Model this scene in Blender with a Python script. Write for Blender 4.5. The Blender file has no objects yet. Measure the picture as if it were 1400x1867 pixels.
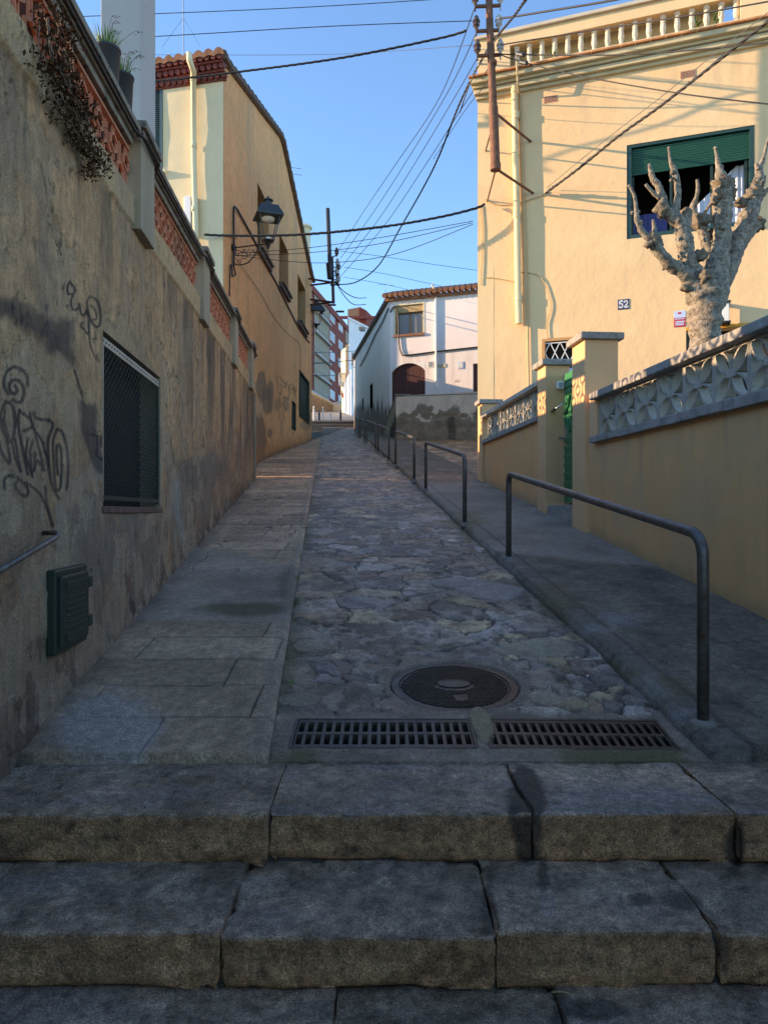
import bpy, bmesh, math, random
import numpy as np
from mathutils import Vector, noise as mnoise
random.seed(7)
R = math.radians
C = bpy.context.scene.collection
F = 1330.0                                   # focal length in pixels of the 1400 px wide photograph
# ---------------------------------------------------------------- camera, sky, sun, exposure
cd = bpy.data.cameras.new('camera'); cam = bpy.data.objects.new('camera', cd); C.objects.link(cam)
cd.sensor_width = 36; cd.sensor_fit = 'VERTICAL'; cd.sensor_height = 36
cd.lens = 36 * F / 1867; cd.clip_start = 0.05; cd.clip_end = 2000
cam.location = (0, 0, 0); cam.rotation_euler = (R(90), 0, 0)
bpy.context.scene.camera = cam
SUN_TO = Vector((-1.0, 0.07, 0.248)).normalized()   # towards the sun
az = math.atan2(SUN_TO.x, SUN_TO.y); el = math.asin(SUN_TO.z)
w = bpy.data.worlds.new('World'); bpy.context.scene.world = w; w.use_nodes = True
nt = w.node_tree; bg = nt.nodes['Background']
sky = nt.nodes.new('ShaderNodeTexSky'); sky.sky_type = 'NISHITA'; sky.sun_disc = False
sky.sun_elevation = el; sky.sun_rotation = az % (2 * math.pi)
sky.air_density = 1.0; sky.dust_density = 0.0; sky.ozone_density = 8.0; sky.altitude = 100
nt.links.new(sky.outputs[0], bg.inputs['Color']); bg.inputs['Strength'].default_value = 0.15
sl = bpy.data.lights.new('sun', 'SUN'); so = bpy.data.objects.new('sun', sl); C.objects.link(so)
sl.energy = 2.0; sl.angle = R(0.5); sl.color = (1.0, 0.88, 0.78)
so.rotation_euler = SUN_TO.to_track_quat('Z', 'Y').to_euler(); so.location = (-20, 2, 12)
vs = bpy.context.scene.view_settings
vs.view_transform = 'Standard'; vs.look = 'None'; vs.gamma = 1; vs.exposure = 2.08; vs.use_curve_mapping = False
vs.use_white_balance = True; vs.white_balance_temperature = 11500; vs.white_balance_tint = 15

# ---------------------------------------------------------------- helpers
def P(px, py, d): return Vector(((px - 700) / F * d, d, (933.5 - py) / F * d))
def zr(d): return 0.15 * d - 1.47              # road plane
def G(px, py, off=0.07):                     # photo pixel -> point on the sloping street plane
    d = (1.47 - off) * F / (py - 933.5 + 0.15 * F); return P(px, py, d)
def wloc(o):
    v = Vector((0, 0, 0))
    while o is not None: v += o.location; o = o.parent
    return v
def tag(o, label=None, cat=None, group=None, kind=None):
    if label: o['label'] = label
    if cat: o['category'] = cat
    if group: o['group'] = group
    if kind: o['kind'] = kind
    return o
def thing(name, loc, label, cat, group=None, kind=None):
    o = bpy.data.objects.new(name, None); o.empty_display_size = .2; C.objects.link(o); o.location = Vector(loc)
    return tag(o, label, cat, group, kind)
def copy_tree(o, parent=None):
    c = o.copy(); C.objects.link(c); c.parent = parent
    for ch in [x for x in bpy.data.objects if x.parent == o]: copy_tree(ch, c)
    return c
class MB:
    def __init__(s): s.v = []; s.f = []
    def add(s, vs_, fs):
        b = len(s.v); s.v += [tuple(v) for v in vs_]; s.f += [tuple(b + i for i in f) for f in fs]
    def quad(s, a, b, c, d): s.add([a, b, c, d], [(0, 1, 2, 3)])
    def box(s, o, a, b, c):                  # corner + three edge vectors
        o, a, b, c = map(Vector, (o, a, b, c))
        v = [o, o + a, o + a + b, o + b, o + c, o + a + c, o + a + b + c, o + b + c]
        fs = [(0, 3, 2, 1), (4, 5, 6, 7), (0, 1, 5, 4), (1, 2, 6, 5), (2, 3, 7, 6), (3, 0, 4, 7)]
        if a.cross(b).dot(c) < 0: fs = [f[::-1] for f in fs]
        s.add(v, fs)
    def cbox(s, c, sx, sy, sz): s.box(Vector(c) - Vector((sx, sy, sz)) / 2, (sx, 0, 0), (0, sy, 0), (0, 0, sz))
    def tube(s, path, r, n=8, caps=True):
        path = [Vector(p) for p in path]; m = len(path)
        rs = r if isinstance(r, (list, tuple)) else [r] * m
        t0 = (path[1] - path[0]).normalized()
        ref = Vector((0, 0, 1)) if abs(t0.z) < .9 else Vector((1, 0, 0))
        nx = t0.cross(ref).normalized(); b = len(s.v)
        for i, p in enumerate(path):
            t = (path[min(i + 1, m - 1)] - path[max(i - 1, 0)])
            t = t.normalized() if t.length > 1e-9 else t0
            nx = (nx - t * nx.dot(t)); nx = nx.normalized() if nx.length > 1e-6 else t.orthogonal().normalized()
            ny = t.cross(nx)
            for k in range(n):
                a = 2 * math.pi * k / n
                s.v.append(tuple(p + (nx * math.cos(a) + ny * math.sin(a)) * rs[i]))
        for i in range(m - 1):
            for k in range(n):
                k2 = (k + 1) % n
                s.f.append((b + i * n + k, b + i * n + k2, b + (i + 1) * n + k2, b + (i + 1) * n + k))
        if caps:
            s.f.append(tuple(b + k for k in reversed(range(n)))); s.f.append(tuple(b + (m - 1) * n + k for k in range(n)))
    def lathe(s, prof, base, n=16, caps=True):   # prof [(r, z)]
        base = Vector(base); b = len(s.v)
        for r, z in prof:
            for k in range(n):
                a = 2 * math.pi * k / n; s.v.append((base.x + r * math.cos(a), base.y + r * math.sin(a), base.z + z))
        for i in range(len(prof) - 1):
            for k in range(n):
                k2 = (k + 1) % n; s.f.append((b + i * n + k, b + i * n + k2, b + (i + 1) * n + k2, b + (i + 1) * n + k))
        if caps:
            s.f.append(tuple(b + k for k in reversed(range(n)))); s.f.append(tuple(b + (len(prof) - 1) * n + k for k in range(n)))
    def prism(s, pts, ext):
        pts = [Vector(p) for p in pts]; ext = Vector(ext); n = len(pts)
        s.add(pts + [p + ext for p in pts], [tuple(reversed(range(n))), tuple(range(n, 2 * n))] + [(i, (i + 1) % n, n + (i + 1) % n, n + i) for i in range(n)])
    def stroke(s, fr, pl, wd, o0, o1, closed=False):   # flat bar following a polyline (s, z) on a wall frame
        if closed: pl = list(pl) + [pl[0]]
        for (a, b), (c, d) in zip(pl[:-1], pl[1:]):
            L = math.hypot(c - a, d - b)
            if L < 1e-6: continue
            ux, uz = (c - a) / L, (d - b) / L; e = wd * .35
            a2, b2, c2, d2 = a - ux * e, b - uz * e, c + ux * e, d + uz * e
            nx_, nz = -uz * wd / 2, ux * wd / 2
            q = [(a2 + nx_, b2 + nz), (a2 - nx_, b2 - nz), (c2 - nx_, d2 - nz), (c2 + nx_, d2 + nz)]
            s.add([fr(x, z, o0) for x, z in q] + [fr(x, z, o1) for x, z in q],
                  [(3, 2, 1, 0), (4, 5, 6, 7), (0, 1, 5, 4), (1, 2, 6, 5), (2, 3, 7, 6), (3, 0, 4, 7)])
    def fbox(s, fr, s0, s1, z0, z1, o0, o1):
        a = [fr(s0, z0, o0), fr(s1, z0, o0), fr(s1, z0, o1), fr(s0, z0, o1), fr(s0, z1, o0), fr(s1, z1, o0), fr(s1, z1, o1), fr(s0, z1, o1)]
        s.add(a, [(0, 3, 2, 1), (4, 5, 6, 7), (0, 1, 5, 4), (1, 2, 6, 5), (2, 3, 7, 6), (3, 0, 4, 7)])
    def build(s, name, m, parent=None, smooth=False, bevel=0, recalc=True, label=None):
        off = wloc(parent) if parent else Vector((0, 0, 0))
        me = bpy.data.meshes.new(name)
        me.from_pydata([(x - off.x, y - off.y, z - off.z) for x, y, z in s.v], [], s.f)
        if recalc or bevel:
            bm = bmesh.new(); bm.from_mesh(me)
            if recalc: bmesh.ops.recalc_face_normals(bm, faces=bm.faces)
            if bevel:
                es = [e for e in bm.edges if len(e.link_faces) == 2 and e.calc_face_angle(0) > .6]
                bmesh.ops.bevel(bm, geom=es, offset=bevel, segments=2, affect='EDGES', profile=.5, clamp_overlap=True)
            bm.to_mesh(me); bm.free()
        if smooth:
            me.shade_smooth() if smooth is True else None
        o = bpy.data.objects.new(name, me); C.objects.link(o); me.materials.append(m)
        if parent: o.parent = parent
        if label: o['label'] = label
        return o
def smooth_path(pts, n=6):                  # Catmull-Rom
    pts = [Vector(p) for p in pts]; out = []
    for i in range(len(pts) - 1):
        p0 = pts[max(i - 1, 0)]; p1 = pts[i]; p2 = pts[i + 1]; p3 = pts[min(i + 2, len(pts) - 1)]
        for k in range(n):
            t = k / n
            out.append(.5 * ((2 * p1) + (p2 - p0) * t + (2 * p0 - 5 * p1 + 4 * p2 - p3) * t * t + (3 * p1 - p0 - 3 * p2 + p3) * t ** 3))
    return out + [pts[-1]]
# numpy noise
def _h(ix, iy, seed):
    n = (ix.astype(np.int64) * 374761393 + iy.astype(np.int64) * 668265263 + seed * 982451653) & 0x7fffffff
    n = ((n ^ (n >> 13)) * 1274126177) & 0x7fffffff
    n = (n ^ (n >> 16)) & 0x7fffffff
    return n / float(0x7fffffff)
def vn(x, y, seed=0):
    ix = np.floor(x); iy = np.floor(y); fx = x - ix; fy = y - iy
    fx = fx * fx * (3 - 2 * fx); fy = fy * fy * (3 - 2 * fy)
    a = _h(ix, iy, seed); b = _h(ix + 1, iy, seed); c = _h(ix, iy + 1, seed); d = _h(ix + 1, iy + 1, seed)
    return (a * (1 - fx) + b * fx) * (1 - fy) + (c * (1 - fx) + d * fx) * fy
def fbm(x, y, seed=0, o=4):
    s = 0; a = .5; t = 0
    for i in range(o): s = s + a * vn(x * 2 ** i, y * 2 ** i, seed + i * 17); t += a; a *= .55
    return s / t
def ss(a, b, x):
    t = np.clip((x - a) / (b - a), 0, 1); return t * t * (3 - 2 * t)
def voro(x, y, seed, jit=.9):
    ix = np.floor(x); iy = np.floor(y); d1 = np.full(x.shape, 9.); d2 = np.full(x.shape, 9.); cid = np.zeros(x.shape); cx = np.zeros(x.shape); cy = np.zeros(x.shape)
    for dx in (-1, 0, 1):
        for dy in (-1, 0, 1):
            jx = ix + dx; jy = iy + dy
            px = jx + .5 + (_h(jx, jy, seed) - .5) * jit; py = jy + .5 + (_h(jx, jy, seed + 5) - .5) * jit
            d = np.hypot(x - px, y - py); hid = _h(jx, jy, seed + 9)
            m = d < d1
            d2 = np.where(m, d1, np.minimum(d2, d)); cid = np.where(m, hid, cid); cx = np.where(m, px, cx); cy = np.where(m, py, cy); d1 = np.where(m, d, d1)
    return d1, d2, cid, cx, cy
def pdist(X, Y, pl, closed=False):
    pl = list(pl) + ([pl[0]] if closed else []); best = np.full(X.shape, 1e9)
    for (a, b), (c, d) in zip(pl[:-1], pl[1:]):
        L2 = (c - a) ** 2 + (d - b) ** 2 + 1e-12
        t = np.clip(((X - a) * (c - a) + (Y - b) * (d - b)) / L2, 0, 1)
        best = np.minimum(best, np.hypot(X - a - t * (c - a), Y - b - t * (d - b)))
    return best
def psigned(X, Y, pl):
    ins = np.zeros(X.shape, bool); n = len(pl)
    for i in range(n):
        (a, b), (c, d) = pl[i], pl[(i + 1) % n]
        cond = ((b > Y) != (d > Y)) & (X < (c - a) * (Y - b) / ((d - b) if abs(d - b) > 1e-9 else 1e-9) + a)
        ins ^= cond
    return np.where(ins, -1, 1) * pdist(X, Y, pl, True)
def mixc(c, col, m):
    return c * (1 - m[..., None]) + np.array(col) * m[..., None]
def grid_mesh(name, V, keep, col, m, parent=None, smooth=True):
    nu, nv = V.shape[:2]; off = np.array(wloc(parent)) if parent else np.zeros(3)
    idx = np.arange(nu * nv).reshape(nu, nv)
    f = np.stack([idx[:-1, :-1], idx[1:, :-1], idx[1:, 1:], idx[:-1, 1:]], -1)[keep]
    used = np.unique(f); remap = np.full(nu * nv, -1); remap[used] = np.arange(len(used))
    f = remap[f]; vv = (V.reshape(-1, 3) - off)[used]
    me = bpy.data.meshes.new(name); me.vertices.add(len(vv)); me.vertices.foreach_set('co', vv.astype(np.float32).ravel())
    me.loops.add(f.size); me.loops.foreach_set('vertex_index', f.astype(np.int32).ravel())
    me.polygons.add(len(f)); me.polygons.foreach_set('loop_start', (np.arange(len(f)) * 4).astype(np.int32)); me.polygons.foreach_set('loop_total', np.full(len(f), 4, np.int32))
    me.update(calc_edges=True); me.validate()
    if col is not None:
        at = me.color_attributes.new('col', 'FLOAT_COLOR', 'POINT')
        cc = np.ones((len(vv), 4), np.float32); cc[:, :3] = np.clip(col.reshape(-1, 3)[used] * (1.065, .975, .945), .004, .95); at.data.foreach_set('color', cc.ravel())
    if smooth: me.shade_smooth()
    o = bpy.data.objects.new(name, me); C.objects.link(o); me.materials.append(m)
    if parent: o.parent = parent
    return o
def refine(cuts, step):                     # 1-D samples hitting every cut exactly
    cuts = sorted(set(round(c, 5) for c in cuts)); out = []
    for a, b in zip(cuts[:-1], cuts[1:]):
        st = step(.5 * (a + b)) if callable(step) else step
        k = max(1, int(math.ceil((b - a) / st))); out += [a + (b - a) * i / k for i in range(k)]
    return np.array(out + [cuts[-1]])
def growing(a, b, s0, g):                   # step grows with distance
    out = [a]
    while out[-1] < b: out.append(out[-1] + max(s0, g * out[-1]))
    out[-1] = b; return out
def wall(name, fr, Ss, Zs, holes, colf, m, parent, zt=None, zb=None, offf=None):
    Ss = sorted(set([round(float(x), 5) for x in Ss if not any(abs(x - h) < 1e-3 for H in holes for h in H[:2])] + [round(h, 5) for H in holes for h in H[:2]]))
    Zs = sorted(set([round(float(x), 5) for x in Zs if not any(abs(x - h) < 1e-3 for H in holes for h in H[2:4])] + [round(h, 5) for H in holes for h in H[2:4]]))
    S, Z = np.meshgrid(np.array(Ss), np.array(Zs), indexing='ij')
    if zt is not None: Z = np.minimum(Z, zt(S))
    if zb is not None: Z = np.maximum(Z, zb(S))
    O = offf(S, Z) if offf is not None else np.zeros(S.shape)
    o = np.array(fr(0, 0, 0)); t = np.array(fr(1, 0, 0)) - o; n = np.array(fr(0, 0, 1)) - o
    V = o + S[..., None] * t + O[..., None] * n + Z[..., None] * np.array([0, 0, 1])
    sc = (S[:-1, :-1] + S[1:, 1:]) / 2; zc = (Z[:-1, :-1] + Z[1:, 1:]) / 2
    keep = (Z[:-1, 1:] - Z[:-1, :-1] > 1e-6) | (Z[1:, 1:] - Z[1:, :-1] > 1e-6)
    for h in holes: keep &= ~((sc > h[0]) & (sc < h[1]) & (zc > h[2]) & (zc < h[3]))
    return grid_mesh(name, V, keep, colf(S, Z, V), m, parent)
def reveal(mb, fr, s0, s1, z0, z1, o0, depth):   # inner sides of an opening
    a = [fr(s0, z0, o0), fr(s1, z0, o0), fr(s1, z1, o0), fr(s0, z1, o0)]; b = [fr(s0, z0, o0 - depth), fr(s1, z0, o0 - depth), fr(s1, z1, o0 - depth), fr(s0, z1, o0 - depth)]
    for i in range(4): j = (i + 1) % 4; mb.quad(a[i], a[j], b[j], b[i])

# ---------------------------------------------------------------- materials
def nodes(name):
    m = bpy.data.materials.new(name); m.use_nodes = True; t = m.node_tree; b = t.nodes['Principled BSDF']; return m, t, b
def N(t, typ, **k):
    n = t.nodes.new(typ)
    for a, v in k.items(): setattr(n, a, v)
    return n
def mat(name, col, rough=.7, metal=0, var=.18, vs_=4, bump=.15, bs=60, col2=None, c2at=.62, spec=None, streak=False):
    m, t, b = nodes(name); L = t.links.new
    geo = N(t, 'ShaderNodeNewGeometry'); mp = N(t, 'ShaderNodeMapping'); L(geo.outputs['Position'], mp.inputs['Vector'])
    if streak: mp.inputs['Scale'].default_value = (1, 1, .18)
    n1 = N(t, 'ShaderNodeTexNoise'); n1.inputs['Scale'].default_value = vs_; n1.inputs['Detail'].default_value = 8; n1.inputs['Roughness'].default_value = .62; L(mp.outputs[0], n1.inputs['Vector'])
    r = N(t, 'ShaderNodeMapRange'); r.inputs['From Min'].default_value = .3; r.inputs['From Max'].default_value = .7; r.inputs['To Min'].default_value = 1 - var; r.inputs['To Max'].default_value = 1 + var; L(n1.outputs['Fac'], r.inputs['Value'])
    vm = N(t, 'ShaderNodeVectorMath', operation='SCALE'); vm.inputs[0].default_value = col[:3]; L(r.outputs[0], vm.inputs['Scale'])
    out = vm.outputs[0]
    if col2:
        n3 = N(t, 'ShaderNodeTexNoise'); n3.inputs['Scale'].default_value = vs_ * 1.7; n3.inputs['Detail'].default_value = 9; n3.inputs['Roughness'].default_value = .7; L(mp.outputs[0], n3.inputs['Vector'])
        r3 = N(t, 'ShaderNodeMapRange'); r3.inputs['From Min'].default_value = c2at - .06; r3.inputs['From Max'].default_value = c2at + .06; L(n3.outputs['Fac'], r3.inputs['Value'])
        mx = N(t, 'ShaderNodeMix', data_type='RGBA'); L(r3.outputs[0], mx.inputs['Factor']); L(out, mx.inputs['A']); mx.inputs['B'].default_value = (*col2, 1); out = mx.outputs['Result']
    L(out, b.inputs['Base Color']); b.inputs['Roughness'].default_value = rough; b.inputs['Metallic'].default_value = metal
    if spec is not None: b.inputs['Specular IOR Level'].default_value = spec
    if bump:
        n2 = N(t, 'ShaderNodeTexNoise'); n2.inputs['Scale'].default_value = bs; n2.inputs['Detail'].default_value = 6; L(geo.outputs['Position'], n2.inputs['Vector'])
        bp = N(t, 'ShaderNodeBump'); bp.inputs['Strength'].default_value = bump; bp.inputs['Distance'].default_value = .01; L(n2.outputs['Fac'], bp.inputs['Height']); L(bp.outputs[0], b.inputs['Normal'])
    return m
def mat_attr(name, rough=.85, fine=90, fv=.22, bump=.35, bs=45, bd=.01, spec=.3, rvar=0.0, streak=True):
    m, t, b = nodes(name); L = t.links.new
    at = N(t, 'ShaderNodeAttribute', attribute_name='col'); geo = N(t, 'ShaderNodeNewGeometry')
    n1 = N(t, 'ShaderNodeTexNoise'); n1.inputs['Scale'].default_value = fine; n1.inputs['Detail'].default_value = 6; n1.inputs['Roughness'].default_value = .7; L(geo.outputs['Position'], n1.inputs['Vector'])
    r = N(t, 'ShaderNodeMapRange'); r.inputs['From Min'].default_value = .3; r.inputs['From Max'].default_value = .7; r.inputs['To Min'].default_value = 1 - fv; r.inputs['To Max'].default_value = 1 + fv; L(n1.outputs['Fac'], r.inputs['Value'])
    n4 = N(t, 'ShaderNodeTexNoise'); n4.inputs['Scale'].default_value = fine * .16; n4.inputs['Detail'].default_value = 8; n4.inputs['Roughness'].default_value = .75
    mp = N(t, 'ShaderNodeMapping'); mp.inputs['Scale'].default_value = (1, 1, .35 if streak else 1); L(geo.outputs['Position'], mp.inputs['Vector']); L(mp.outputs[0], n4.inputs['Vector'])
    r4 = N(t, 'ShaderNodeMapRange'); r4.inputs['From Min'].default_value = .3; r4.inputs['From Max'].default_value = .7; r4.inputs['To Min'].default_value = 1 - fv * .8; r4.inputs['To Max'].default_value = 1 + fv * .8; L(n4.outputs['Fac'], r4.inputs['Value'])
    mu = N(t, 'ShaderNodeMath', operation='MULTIPLY'); L(r.outputs[0], mu.inputs[0]); L(r4.outputs[0], mu.inputs[1])
    vm = N(t, 'ShaderNodeVectorMath', operation='SCALE'); L(at.outputs['Color'], vm.inputs[0]); L(mu.outputs[0], vm.inputs['Scale'])
    L(vm.outputs[0], b.inputs['Base Color']); b.inputs['Roughness'].default_value = rough; b.inputs['Specular IOR Level'].default_value = spec
    if rvar:
        rr = N(t, 'ShaderNodeMapRange'); rr.inputs['From Min'].default_value = .35; rr.inputs['From Max'].default_value = .65; rr.inputs['To Min'].default_value = rough - rvar; rr.inputs['To Max'].default_value = rough + rvar * .5; L(n4.outputs['Fac'], rr.inputs['Value']); L(rr.outputs[0], b.inputs['Roughness'])
    n2 = N(t, 'ShaderNodeTexNoise'); n2.inputs['Scale'].default_value = bs; n2.inputs['Detail'].default_value = 8; n2.inputs['Roughness'].default_value = .65; L(geo.outputs['Position'], n2.inputs['Vector'])
    bp = N(t, 'ShaderNodeBump'); bp.inputs['Strength'].default_value = bump; bp.inputs['Distance'].default_value = bd; L(n2.outputs['Fac'], bp.inputs['Height']); L(bp.outputs[0], b.inputs['Normal'])
    return m
def glass(name, col, rough=.05):
    m, t, b = nodes(name); b.inputs['Base Color'].default_value = (*col, 1); b.inputs['Roughness'].default_value = rough; b.inputs['Specular IOR Level'].default_value = .8; return m
M = {}
M['plaster_attr'] = mat_attr('weathered_plaster', .95, 110, .36, .9, 60, .014)
M['road_attr'] = mat_attr('street_stone', .6, 85, .55, 1.0, 45, .016, .5, .22, streak=False)
M['walk_attr'] = mat_attr('worn_pavement', .72, 120, .6, .9, 80, .010, .4, .16, streak=False)
M['step_attr'] = mat_attr('step_stone', .68, 170, .85, 1.0, 90, .014, .45, .18, streak=False)
M['yellow'] = mat('yellow_house_paint', (.76, .55, .31), .8, var=.05, vs_=2.2, bump=.35, bs=9, streak=True)
M['yellow_wall'] = mat('ochre_wall_paint', (.80, .43, .215), .8, var=.05, vs_=2, bump=.25, bs=14)
M['cream'] = mat('cream_paint', (.74, .66, .44), .8, var=.05, vs_=2, bump=.3, bs=20)
M['tan_trim'] = mat('tan_trim', (.56, .37, .19), .85, var=.1, bump=.2)
M['reveal_orange'] = mat('orange_brown_reveal', (.55, .28, .12), .8, var=.08, bump=.1)
M['coping'] = mat('grey_cement_coping', (.29, .265, .235), .85, var=.3, vs_=9, bump=.5, bs=50, col2=(.10, .10, .095), c2at=.63)
M['coping_l'] = mat('sooty_coping', (.24, .19, .14), .9, var=.3, vs_=8, bump=.5, bs=50, col2=(.06, .055, .05), c2at=.58)
M['pillar_l'] = mat('grey_plaster_pillar', (.33, .25, .165), .9, var=.2, vs_=6, bump=.4, bs=40, col2=(.16, .14, .12), c2at=.66, streak=True)
M['block'] = mat('pale_cement_block', (.40, .36, .30), .85, var=.16, vs_=12, bump=.4, bs=70, col2=(.22, .21, .19), c2at=.70)
M['terracotta'] = mat('terracotta', (.50, .165, .085), .75, var=.22, vs_=9, bump=.2, bs=60)
M['roof_tile'] = mat('roof_tile', (.36, .15, .08), .85, var=.35, vs_=7, bump=.4, bs=40, col2=(.14, .08, .06), c2at=.66)
M['red_tile'] = mat('red_painted_tile', (.33, .05, .03), .55, var=.2, vs_=6, bump=.2, bs=40)
M['dark_tile'] = mat('old_dark_tile', (.14, .10, .08), .9, var=.4, vs_=8, bump=.4, bs=40)
M['white'] = mat('white_limewash', (.86, .84, .81), .85, var=.05, vs_=2.5, bump=.35, bs=10, streak=True)
M['grey_white'] = mat('grey_white_paint', (.42, .40, .37), .8, var=.05, vs_=3, bump=.3, bs=14)
M['black_iron'] = mat('black_iron', (.022, .022, .024), .45, .3, var=.3, bump=.1)
M['rail'] = mat('worn_steel_rail', (.14, .13, .12), .45, .5, var=.4, vs_=14, bump=.15, bs=80, col2=(.13, .075, .045), c2at=.60)
M['cast_iron'] = mat('cast_iron', (.075, .062, .052), .42, .6, var=.4, vs_=16, bump=.3, bs=120, col2=(.11, .07, .045), c2at=.64)
M['rust'] = mat('rusty_iron', (.20, .085, .05), .75, .2, var=.35, vs_=9, bump=.3, bs=60, col2=(.10, .05, .035), c2at=.6)
M['dark_red'] = mat('dark_red_iron', (.10, .03, .02), .6, .2, var=.3)
M['cable'] = mat('black_cable', (.018, .018, .02), .6, var=.2, bump=0)
M['cable_grey'] = mat('grey_cable', (.10, .10, .10), .6, var=.2, bump=0)
M['cable_cream'] = mat('painted_cable', (.52, .38, .2), .7, var=.1, bump=0)
M['porcelain'] = mat('glazed_insulator', (.38, .38, .36), .25, var=.3, bump=0)
M['brown_glaze'] = mat('brown_insulator', (.10, .06, .045), .3, var=.3, bump=0)
M['green_dark'] = mat('dark_green_paint', (.008, .030, .020), .45, var=.2, bump=.1)
M['green_shutter'] = mat('green_shutter', (.010, .13, .10), .5, var=.08, bump=0)
M['green_gate'] = mat('bright_green_gate', (.015, .20, .085), .45, var=.1, bump=.1)
M['teal'] = mat('teal_shutter', (.015, .085, .10), .5, var=.1, bump=.1)
M['mesh'] = mat('dark_mesh', (.02, .028, .024), .7, var=.2, bump=0)
M['pale_metal'] = mat('pale_metal_strip', (.32, .32, .28), .5, .4, var=.2, bump=.1)
M['void'] = mat('dark_room', (.012, .011, .010), .9, var=.1, bump=0)
M['slot'] = mat('drain_dark', (.006, .006, .006), .95, var=.1, bump=0)
M['glass_dark'] = glass('dark_window_glass', (.012, .014, .018), .03)
M['glass_pale'] = glass('pale_window_glass', (.26, .28, .28), .3)
M['curtain'] = mat('pale_curtain', (.62, .66, .74), .9, var=.08, vs_=20, bump=0)
M['blue_cloth'] = mat('blue_curtain', (.05, .065, .2), .9, var=.15, bump=0)
M['maroon'] = mat('maroon_wood', (.095, .028, .024), .55, var=.2, vs_=12, bump=.2, streak=True)
M['bark'] = mat('plane_bark', (.27, .225, .17), .9, var=.38, vs_=16, bump=1.0, bs=60, col2=(.11, .085, .065), c2at=.53)
M['knob'] = mat('knobbly_bark', (.20, .155, .11), .95, var=.45, vs_=26, bump=1.0, bs=90, col2=(.07, .05, .04), c2at=.6)
M['twig'] = mat('twig_bark', (.30, .20, .14), .85, var=.2, vs_=12, bump=.3)
M['leaf_dry'] = mat('dry_leaf', (.075, .035, .02), 1, var=.5, vs_=30, bump=0, col2=(.09, .08, .025), c2at=.68, spec=.05)
M['leaf'] = mat('green_leaf', (.085, .17, .03), .7, var=.3, vs_=20, bump=0)
M['pot'] = mat('black_pot', (.022, .024, .028), .5, var=.15, bump=0)
M['brick'] = mat('red_brick_wall', (.30, .055, .035), .9, var=.12, vs_=3, bump=.2)
M['brick_o'] = mat('orange_brick_wall', (.52, .22, .12), .9, var=.1, vs_=3, bump=.2)
M['concrete'] = mat('grey_concrete', (.24, .215, .185), .9, var=.2, vs_=3, bump=.4)
M['shutter_grey'] = mat('grey_green_blind', (.34, .25, .16), .7, var=.15, vs_=1.5, bump=0)
M['ground'] = mat('bare_ground', (.22, .19, .16), .95, var=.25, vs_=1.5, bump=.5, bs=20)
M['white_paint'] = mat('white_paint', (.78, .78, .76), .5, var=.05, bump=0)
M['blue_enamel'] = mat('navy_enamel', (.02, .025, .10), .3, var=.05, bump=0)
M['red_print'] = mat('red_print', (.55, .03, .05), .5, var=.05, bump=0)
M['blue_print'] = mat('pale_blue_print', (.45, .58, .78), .5, var=.05, bump=0)
M['orange'] = mat('orange_paint', (.68, .30, .04), .7, var=.08, bump=.1)
M['steel'] = mat('brushed_steel', (.55, .53, .50), .3, .9, var=.1, bump=0)
M['lamp_grey'] = mat('lamp_metal', (.04, .055, .06), .5, .3, var=.2, bump=.1)
M['frost'] = glass('lamp_glass', (.75, .74, .68), .25)
M['eave_red'] = mat('old_red_eave_tile', (.20, .035, .022), .65, var=.3, vs_=6, bump=.2, bs=40)
M['frame_teal'] = mat('teal_window_frame', (.006, .05, .045), .5, var=.08, bump=0)
M['terracotta_shade'] = mat('shaded_terracotta', (.085, .022, .015), .8, var=.25, vs_=9, bump=.1)  # darker terracotta copy: shade of the lattice's inner sides put into the colour
M['moss'] = mat('moss', (.06, .085, .02), .95, var=.4, vs_=40, bump=.8, bs=90)

# wall frames: fr(s, z, out) -> world
def mkframe(f0, n):
    n = Vector(n).normalized()
    def fr(s, z, o=0.0):
        x, y = f0(s); return Vector((x, y, z)) + n * o
    return fr
LW = mkframe(lambda d: (-1.2375 - .085 * d, d), (1, .085, 0))       # left retaining wall, s = distance
RW = mkframe(lambda d: (2.87 - .085 * d, d), (-1, -.085, 0))        # right garden wall, s = distance
RH = mkframe(lambda x: (x, 14.12 - .36 * x), (-.36, -1, 0))         # yellow house front, s = x
TL = mkframe(lambda d: (-3.55 + .03 * d, d), (1, -.03, 0))          # tan house street side, s = distance
TF = mkframe(lambda x: (x, 14.2 - .24 * (x + 3.124)), (-.24, -1, 0))# tan house front, s = x
WH = mkframe(lambda x: (x, 29.985 - .34 * x), (-.34, -1, 0))        # white house front, s = x
WS = mkframe(lambda y: (.25 - .1639 * (y - 29.9), y), (-1, -.1639, 0))  # white house street side
def lw(px, py): d = -1.2375 / ((px - 700) / F + .085); return d, (933.5 - py) / F * d
def rw(px, py): d = 2.87 / ((px - 700) / F + .085); return d, (933.5 - py) / F * d
def rh(px, py): u = (px - 700) / F; y = 14.12 / (1 + .36 * u); return u * y, (933.5 - py) / F * y
def tl(px, py): u = (px - 700) / F; d = -3.55 / (u - .03); return d, (933.5 - py) / F * d
def tf(px, py): u = (px - 700) / F; y = (14.2 - .24 * 3.124) / (1 + .24 * u); return u * y, (933.5 - py) / F * y
def wh(px, py): u = (px - 700) / F; y = 29.985 / (1 + .34 * u); return u * y, (933.5 - py) / F * y
def ws(px, py): u = (px - 700) / F; y = (.25 + .1639 * 29.9) / (u + .1639); return y, (933.5 - py) / F * y
def photo(V): return 700 + F * V[..., 0] / V[..., 1], 933.5 - F * V[..., 2] / V[..., 1]
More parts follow.
